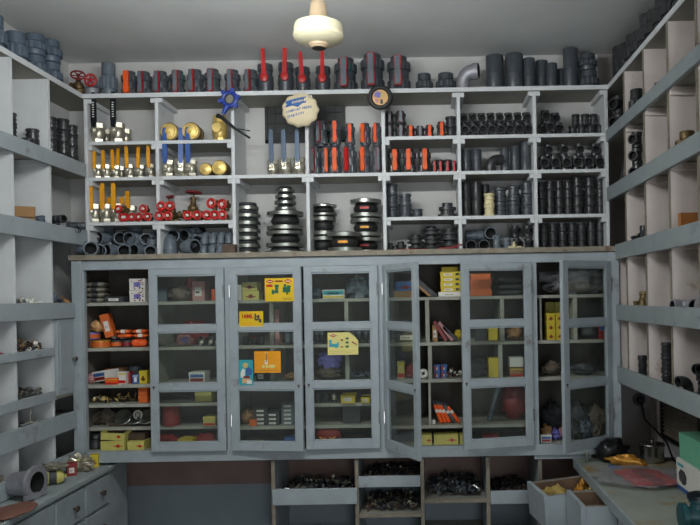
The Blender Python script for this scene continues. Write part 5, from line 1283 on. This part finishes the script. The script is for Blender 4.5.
# bay A behind glass
cbox(160, 170, 288, 300, s1, 'pvc', 'none', 'dim grey box at the left behind the second door', Y=YI + .04)
cin(bagspec('mesh_bag', .10, .08, .08, 'gsack', 31, .3, 4), 180, s1, 'greyish crumpled bag behind the second door', 'bag')
cin(bagspec('red_cloth', .06, .05, .125, 'rbox', 32, .25, 3), 191, s1, 'red cloth bundle behind the second door', 'cloth', Y=YI + .06)
cbox(195.5, 207.5, 281, 300, s1, 'pink', 'label', 'pinkish box behind the second door', Y=YI + .03)
cin(tin(.014, .058, 'orange', 'orange'), 214.5, s1, 'small bright orange bottle behind the second door', 'bottle', Y=YC + .07)
cin(bagspec('red_bundle', .15, .1, .13, 'rbox', 33, .3, 3), 195, s2, 'dim red bundle on the middle shelf behind the second door', 'bundle', Y=YI + .1)
cin(bagspec('pink_packet', .09, .06, .055, 'pink', 34, .3, 3, 'pbox'), 184, s2, 'pink packet with pale label behind the second door', 'packet', Y=YI - .03)
for i, u in enumerate((199, 208, 214)): cin(packet(.05, .05, .05, 'kbox', 'nickel'), u, s2, 'black and silver packet behind the second door, ' + ['left', 'middle', 'right'][i], 'packet', 'silver packets', Y=YI - .04 + .015 * i, rot=(0, .5, .4))
cbox(192, 207.5, 374, 384, s3, 'wbox', 'wred', 'white box with red and blue bars behind the second door')
cbox(198, 214, 396, 405, s4, 'yoft', 'none', 'faded yellow box on the narrow shelf behind the second door')
cin(tin(.044, .115, 'rbox', 'rbox'), 171.5, s5, 'tall dark red drum behind the second door', 'drum')
cbox(206, 218, 421, 430, s5, 'yoft', 'redband', 'yellow and red box right of the dark red drum')
cbox(181, 196, 433, 442.5, s6, 'ybox', 'none', 'yellow box at the bottom behind the second door', Y=YD)
for i, u in enumerate((167, 205)): cin(bagspec('red_bag', .12, .09, .06, 'rbox', 35 + i, .3, 3), u, s6, 'dark red bag at the bottom behind the second door, ' + ['left', 'right'][i], 'bag', Y=YI)
# bay B left
cbox(245, 261, 290, 299, s1, 'yoft', 'star', 'lower pale yellow box behind the sheeted door')
cbox(244.5, 259.5, 281, 289, s1, 'yoft', 'star', 'upper pale yellow box behind the sheeted door', dz=.049)
cbox(239.5, 243.5, 284, 299, s1, 'wbox', 'none', 'narrow white carton beside the pale yellow boxes', Y=YC + .10)
for k in range(4): cbox(273, 281, 311, 319.5, s2, 'pink', 'seam', 'pink and white box in the tall pile beside the divider, ' + ['lowest', 'second', 'third', 'topmost'][k], dz=k * .0445, d=.08, group='pink pile')
for i, u in enumerate((246, 254, 261)): cin(tin(.018, .04, 'dred' if i == 1 else 'kbox', 'kbox'), u, s2, 'small dim tin left of the divider, ' + ['left', 'middle red', 'right'][i], 'tin', 'small dim tins')
for i, u in enumerate((288, 294)): cin(tin(.014, .07, 'kbox', 'pvc'), u, s2, 'dim upright bottle right of the pink pile, ' + ['left', 'right'][i], 'bottle')
cbox(258, 268, 374, 384, s3, 'kbox', 'label', 'dim dark box below the orange sheet')
cin(bagspec('orange_bag', .07, .06, .035, 'card', 41, .3, 3), 291, s3, 'brownish orange bag at the right of the ajar door shelf', 'bag')
for j, (u, n, m) in enumerate([(263, 4, 'kbox'), (275, 3, 'kbox'), (290, 5, 'pvc')]):
    for k in range(n): cbox(u - 6.3, u + 6.3, 0, 3.9 if j < 2 else 4.0, s5, m, 'label', ['dark', 'dark', 'pale grey'][j] + ' flat box in the ' + ['left', 'middle', 'right'][j] + ' pile, lower pane, ' + ['lowest', 'second', 'third', 'fourth', 'topmost'][k], dz=k * .0212, d=.1, group='flat box piles')
cin(bagspec('brown_bag', .065, .06, .075, 'card', 43, .25, 3), 248, s5, 'round brown bag left of the flat box piles', 'bag')
cbox(250, 257, 424, 430, s5, 'obox', 'none', 'small orange box in front of the flat box piles', Y=YC + .065, d=.025)
cbox(286, 297, 433.5, 442.5, s6, 'bbox', 'star', 'dark blue box at the bottom right of the ajar door', Y=YD)
cbox(240, 261, 438, 442.5, s6, 'yoft', 'none', 'flat pale yellow box at the bottom left of the ajar door', Y=YD)
# bay B right
cbox(324, 345.5, 289, 297.5, s1, 'wbox', 'tealband', 'teal and yellow flat box behind the fourth door')
cin(bagspec('grey_bag', .12, .09, .11, 'pvc', 45, .4, 5), 360, s1, 'grey fuzzy bag at the right behind the fourth door', 'bag')
cin(bagspec('silver_bag', .06, .06, .05, 'pvcblue', 46, .4, 5), 317, s1, 'bluish crumpled bag at the left behind the fourth door', 'bag')
cin(tin(.022, .04, 'bronze', 'kbox'), 330, s1, 'small bronze-coloured tin behind the teal box', 'tin', Y=YI + .09, dz=.0)
for i, u in enumerate((317, 322, 352, 359, 366)): cin(tin(.013, .06, 'pvc', 'kbox'), u, s2, 'dim grey upright can behind the torn sheet, ' + ordl(i, 5), 'can', 'dim cans')
cin(bagspec('purple_bag', .12, .07, .085, 'pbox', 47, .4, 4), 330, s3, 'crumpled pale purple bag behind the fourth door', 'bag', dz=.055)
cin(bagspec('olive_bag', .14, .1, .06, 'gsack', 48, .3, 4), 328, s3, 'olive lumpy bag under the purple one', 'bag')
heap(.11, .08, .03, 18, ['pvcblue', 'kbox', 'pvc'], .022, 52, (xat(359, s3, YI), YI, s3 + .002), 'dim blue-grey oddments right of the divider behind the fourth door')
cbox(342, 356, 400, 408, 1.075, 'ybox', 'label', 'bright yellow box on the lower shelf behind the fourth door', Y=YD)
cbox(362, 370.5, 402.5, 408, 1.075, 'ybox', 'label', 'half-hidden yellow box at the right behind the fourth door', Y=YD)
for i, u in enumerate((318, 326, 334)): cin(tin(.014, .045, 'kbox', 'nickel' if i == 2 else 'kbox'), u, 1.075, 'dim dark can left of the bright yellow box, ' + ['left', 'middle', 'right'][i], 'can', 'dark cans')
rb = tag(empty('red_pouch', (xat(328.5, s6, YD), YD + .01, s6 + .001)), 'dark red pouch with two golden curved marks behind the fourth door', 'pouch')
obj('pouch', MB().use('rbox').blob(.066, .04, .05, .1, 2, 4), rb)
for sx in (-1, 1): obj('gold_mark', MB().use('yellow').tube([(sx * .010, -.041, .042), (sx * .022, -.043, .036), (sx * .040, -.041, .046)], .004, 6), rb)
for k in range(4): cbox(344, 361, 0, 4.2, s5, 'kbox', 'seam', 'dark flat box in the pile above the red pouch, ' + ['lowest', 'second', 'third', 'topmost'][k], dz=k * .023, group='dark flat pile')
# bay C
for k in range(4): cbox(441 - .5 * (k % 2), 460, 0, 4.7, s1, 'ybox', 'ylabel', 'bright yellow box in the open pile, ' + ['lowest', 'second', 'third', 'fourth'][k], dz=.025 + k * .0256, d=.1, group='yellow pile')
cbox(442, 458, 0, 4.2, s1, 'ybox', 'none', 'plain yellow topmost box of the open pile', dz=.025 + 4 * .0256, d=.09)
cbox(438.5, 463, 0, 4.3, s1, 'wbox', 'label', 'white flat box under the bright yellow pile', d=.12)
for i, (u, m) in enumerate([(427, 'card'), (430.5, 'kbox'), (434, 'kbox')]):
    cin(carton(.012, .12, .13, m, 'none', 0), u + 3, s1, 'thin magazine leaning left of the yellow pile, ' + ['left', 'middle', 'right'][i], 'magazine', 'leaning magazines', rot=(0, -.85, 0), Y=YI + .03, dz=.004)
cbox(396, 416, 281, 290, s1, 'bbox', 'star', 'blue book stacked behind the wide open door', dz=.033, Y=YI)
cbox(394, 417, 291, 297, s1, 'card', 'none', 'brown book under the blue one behind the wide open door', Y=YI)
cin(carton(.026, .08, .085, 'card', 'label', 0), 435, s2, 'upright cardboard box beside the thin white divider', 'carton')
for i, (u, a) in enumerate([(443, -.55), (449, -.62), (454, -.8)]):
    cin(carton(.016, .11, .115 if i < 2 else .10, ['dred', 'pink', 'kbox'][i], 'none', 0), u + 3, s2, 'folder leaning to the left on the second shelf, ' + ['left', 'middle', 'right'][i], 'folder', 'leaning folders', rot=(0, a, 0), dz=.006)
cin(bagspec('yellow_bag', .05, .04, .05, 'ybox', 49, .3, 3), 459, s2, 'yellow bag behind the leaning folders', 'bag', Y=YI + .13)
for k in range(2):
    for i in range(2): cbox(434 + i * 7, 440 + i * 7, 0, 6.2, s3, 'bbox', 'flag', 'small red, white and blue box on the third shelf, ' + ['lower', 'upper'][k] + ' ' + ['left', 'right'][i], dz=k * .034, d=.04, group='small tricolour boxes')
heap(.07, .07, .045, 40, ['kbox', 'wbox', 'dred', 'hole'], .016, 53, (xat(455, s3, YI) - .005, YI, s3 + .002), 'black and white oddments right of the tricolour boxes')
cin(('tape_roll', [('tape_roll', MB().use('wbox').torus(.016, .009, (0, 0, .025), 'y', 22, 8).mesh('tr'), None)]), 423.5, s3, 'white tape roll left of the thin divider', 'tape roll', Y=YC + .08)
cbox(398, 405, 363, 380, s3, 'yoft', 'redband', 'yellow and orange box behind the wide open door')
cin(bagspec('red_pack', .06, .05, .07, 'dred', 50, .3, 3), 410, s3, 'dull red pack behind the wide open door', 'packet')
cin(carton(.13, .08, .05, 'kbox', 'label'), 408, s2, 'dim dark box on the second shelf behind the wide open door', 'carton')
def tube_sp(L_, col):
    mb = MB().use(col).lathe([(.0095, 0), (.0098, .002), (.0098, L_ * .45)], 14, cap=(1, 0)).use('wbox').lathe([(.0099, L_ * .45), (.0099, L_ * .58)], 14, cap=(0, 0)).use(col).lathe([(.0098, L_ * .58), (.0098, L_ * .78)], 14, cap=(0, 0)).use('kbox').lathe([(.0098, L_ * .78), (.008, L_ * .83), (.004, L_ * .86), (.003, L_)], 14)
    return ('sealant_tube', [('sealant_tube', mb.mesh('tube'), None)])
tb, tg = tube_sp(.125, 'orange'), tube_sp(.125, 'pvcd')
for i, (u, s_, a) in enumerate([(441.5, tb, -.36), (445.5, tb, -.40), (449.5, tb, -.46), (455, tg, -.58), (459, tb, -.62)]):
    cin(s_, u, .955, ('orange' if s_ is tb else 'grey') + ' sealant tube leaning on the fourth shelf, ' + ordl(i, 5), 'tube', 'sealant tubes', rot=(0, a, 0), dz=.006, Y=YC + .09)
cin(tin(.011, .02, 'wbox', 'wbox'), 433.5, .955, 'small white cap beside the orange sealant tubes', 'cap', Y=YC + .08)
ybx(434, 458, 435.5, 445.2, 'wide yellow box with red diamond at the bottom of the open third bay')
ybx(420.5, 432, 436, 445.8, 'yellow box with red diamond beside the wide open door edge')
ybx(459.5, 470, 436, 445.2, 'yellow box half hidden by the ajar door')
for k in range(4): cbox(469.5 + (k % 2), 491 - (k % 2), 0, 5.3, s1, 'obox', 'none', 'orange box in the pile behind the ajar right door, ' + ['lowest', 'second', 'third', 'topmost'][k], dz=k * .0282, d=.1, group='orange pile')
for k in range(3): cin(packet(.14, .1, .03, 'kbox', 'kbox'), 509, s1, 'black net bundle right of the orange pile, ' + ['lowest', 'middle', 'topmost'][k], 'bundle', 'net bundles', dz=k * .032)
cbox(488, 497, 327, 341, s2, 'ybox', 'none', 'yellow box left of the divider behind the ajar right door', Y=YI + .03)
cbox(475, 486, 330, 341, s2, 'kbox', 'none', 'dark box on the second shelf behind the ajar right door', Y=YI + .03)
cin(bagspec('brown_bundle', .08, .07, .07, 'card', 56, .35, 4), 515, s2, 'brown bundle right of the divider behind the ajar right door', 'bundle')
cbox(488, 498, 359, 378, s3, 'ybox', 'none', 'yellow upright box on the third shelf behind the ajar right door', Y=YI)
cbox(509, 522.5, 369, 378, s3, 'card', 'redband', 'beige box on the third shelf right of the divider', Y=YI)
cbox(509, 522.5, 359, 368, s3, 'wbox', 'none', 'white box standing on the beige box', Y=YI, dz=.052)
cin(bagspec('dark_bag', .10, .09, .09, 'kbox', 57, .3, 3), 477, s3, 'dark bag at the left of third shelf behind the ajar right door', 'bag')
cin(bagspec('maroon_bag', .16, .1, .17, 'dred', 58, .25, 3), 515, .955, 'dim maroon sack behind the lower right pane', 'sack', Y=YI + .09)
cin(('plastic_pipe', [('plastic_pipe', MB().use('pvc').lathe([(.012, 0), (.012, .2), (.009, .2)], 14).mesh('pp'), None)]), 489, .955, 'grey pipe leaning behind the lower right pane', 'pipe', rot=(0, .28, 0), dz=.004)
cbox(483, 498, 427, 434.5, s6, 'rbox', 'none', 'dull red box at the bottom behind the ajar right door', Y=YD)
# bay D
cin(('plastic_bundle', [('plastic_bundle', MB().use('film').blob(.155, .11, .07, .3, 3.5, 61, 34, 18).mesh('pbd', 70), None)]), 574, s1, 'big crumpled clear plastic bundle on the top shelf of right bay', 'plastic bag', Y=YI + .05)
cin(bagspec('packed_cloth', .22, .12, .07, 'gsack', 62, .25, 3), 574, s1, 'grey-brown goods inside the clear plastic bundle', 'cloth', Y=YI + .05)
for k in range(3):
    for i in range(2): cbox(546 + i * 9, 554.4 + i * 9, 0, 8.6, s2, 'ybox', 'star', 'yellow box in the right bay block, ' + ['lowest', 'middle', 'top'][k] + ' row, ' + ['left', 'right'][i], dz=k * .0455, d=.06, Y=YC + .09, group='yellow block')
for i in range(3): cbox(545.5 + i * 8.6, 553.4 + i * 8.6, 0, 36, s2, 'yoft', 'seam', 'tall yellow carton behind the yellow block, ' + ['left', 'middle', 'right'][i], Y=YC + .2, d=.06, group='tall yellow cartons')
cbox(597.5, 603, 325, 341, s2, 'red', 'wred', 'red and pink packet at the far right of right bay', Y=YI)
cin(bagspec('grey_bundle', .09, .08, .08, 'kbox', 63, .3, 3), 589, s2, 'dark bundle right of the divider in right bay', 'bundle')
cin(bagspec('pink_cloth', .09, .08, .07, 'gsack', 64, .3, 3), 552, s3, 'dull pinkish cloth bundle on the third shelf of right bay', 'cloth')
cin(bagspec('dark_bundle', .13, .09, .06, 'kbox', 65, .3, 3), 583, s3, 'dark bundle on the third shelf behind the half-open door', 'bundle')
rr = random.Random(5)
for i, (u, w, h, m) in enumerate([(547, .055, .07, 'card'), (556, .06, .05, 'pbox'), (565, .06, .06, 'pink'), (575, .07, .08, 'kbox'), (586, .07, .09, 'pvcblue'), (597, .06, .07, 'gsack')]):
    cin(bagspec('crumpled_packet', w, .07, h, m, 70 + i, .45, 4), u, s6, ['brown', 'pale purple', 'pink', 'black', 'blue-grey', 'grey-brown'][i] + ' crumpled packet heaped at the bottom of right bay', 'packet', Y=YI + .0, dz=0)
for i, (u, w, h, m) in enumerate([(553, .12, .16, 'kbox'), (577, .14, .17, 'kbox'), (596, .10, .15, 'gsack')]):
    cin(bagspec('polythene_bag', w, .09, h, m, 80 + i, .35, 3), u, s6, 'dark polythene bag at the back bottom of right bay, ' + ['left', 'middle', 'right'][i], 'bag', Y=YI + .13)
cbox(540.5, 551, 431, 438, s6, 'wbox', 'wred', 'small white, red and blue box at the bottom left of right bay', Y=YC + .06, d=.03)

# ------------------------------------------------------------------ room lamp, daylight, camera
lamp = tag(empty('tube_lamp', (-.6, 2.0, 2.65)), 'white fluorescent tube fitting hung from the ceiling above the viewer', 'lamp')
for s_ in (-.4, .4): obj('hanger', MB().use('darkmetal').lathe([(.004, -.001), (.004, ZC - 2.65)], 8, o=(s_, 0, 0)), lamp)
obj('housing', MB().use('fan').box(-.62, .62, -.025, .025, -.05, -.001), lamp)
mat('lit_tube', (1, 1, 1), .5, emit=((.95, .98, 1.0), 160)); M['lit'] = MATS['lit_tube']
obj('tube', MB().use('lit').lathe([(.013, -.6), (.013, .6)], 16, o=(0, 0, -.068), ax=(1, 0, 0)), lamp)
for s_ in (-1, 1): obj('end_cap', MB().use('fan').box(s_ * .61 - .012, s_ * .61 + .012, -.014, .014, -.085, -.05), lamp)
def area(name, loc, rot, sx, sy, e, col):
    l = bpy.data.lights.new(name, 'AREA'); l.shape = 'RECTANGLE'; l.size = sx; l.size_y = sy; l.energy = e; l.color = col
    o = bpy.data.objects.new(name, l); C.objects.link(o); o.location = loc; o.rotation_euler = rot; return o
area('door_daylight', (.62, YF - .05, 1.05), (PI / 2, 0, 0), .93, 2.05, 28, (.88, .94, 1.0))
w = bpy.data.worlds.new('World'); scn.world = w; w.use_nodes = True
w.node_tree.nodes['Background'].inputs[0].default_value = (.75, .85, 1, 1); w.node_tree.nodes['Background'].inputs[1].default_value = .5

cam = bpy.data.cameras.new('Camera'); co = bpy.data.objects.new('Camera', cam); C.objects.link(co)
co.matrix_world = Matrix.Translation((0, 0, ZE)) @ Matrix.Rotation(PI / 2, 4, 'X') @ Matrix.Rotation(-math.radians(1.0), 4, 'Z')
cam.sensor_width = 36; cam.sensor_fit = 'HORIZONTAL'; cam.lens = 36
cam.shift_x = (350 - U0) / 700; cam.shift_y = (V0 - 262.5) / 700
cam.clip_start = .05
scn.camera = co
scn.view_settings.view_transform = 'Standard'; scn.view_settings.look = 'None'
scn.view_settings.exposure = 0.27; scn.view_settings.gamma = 1; scn.view_settings.use_curve_mapping = False
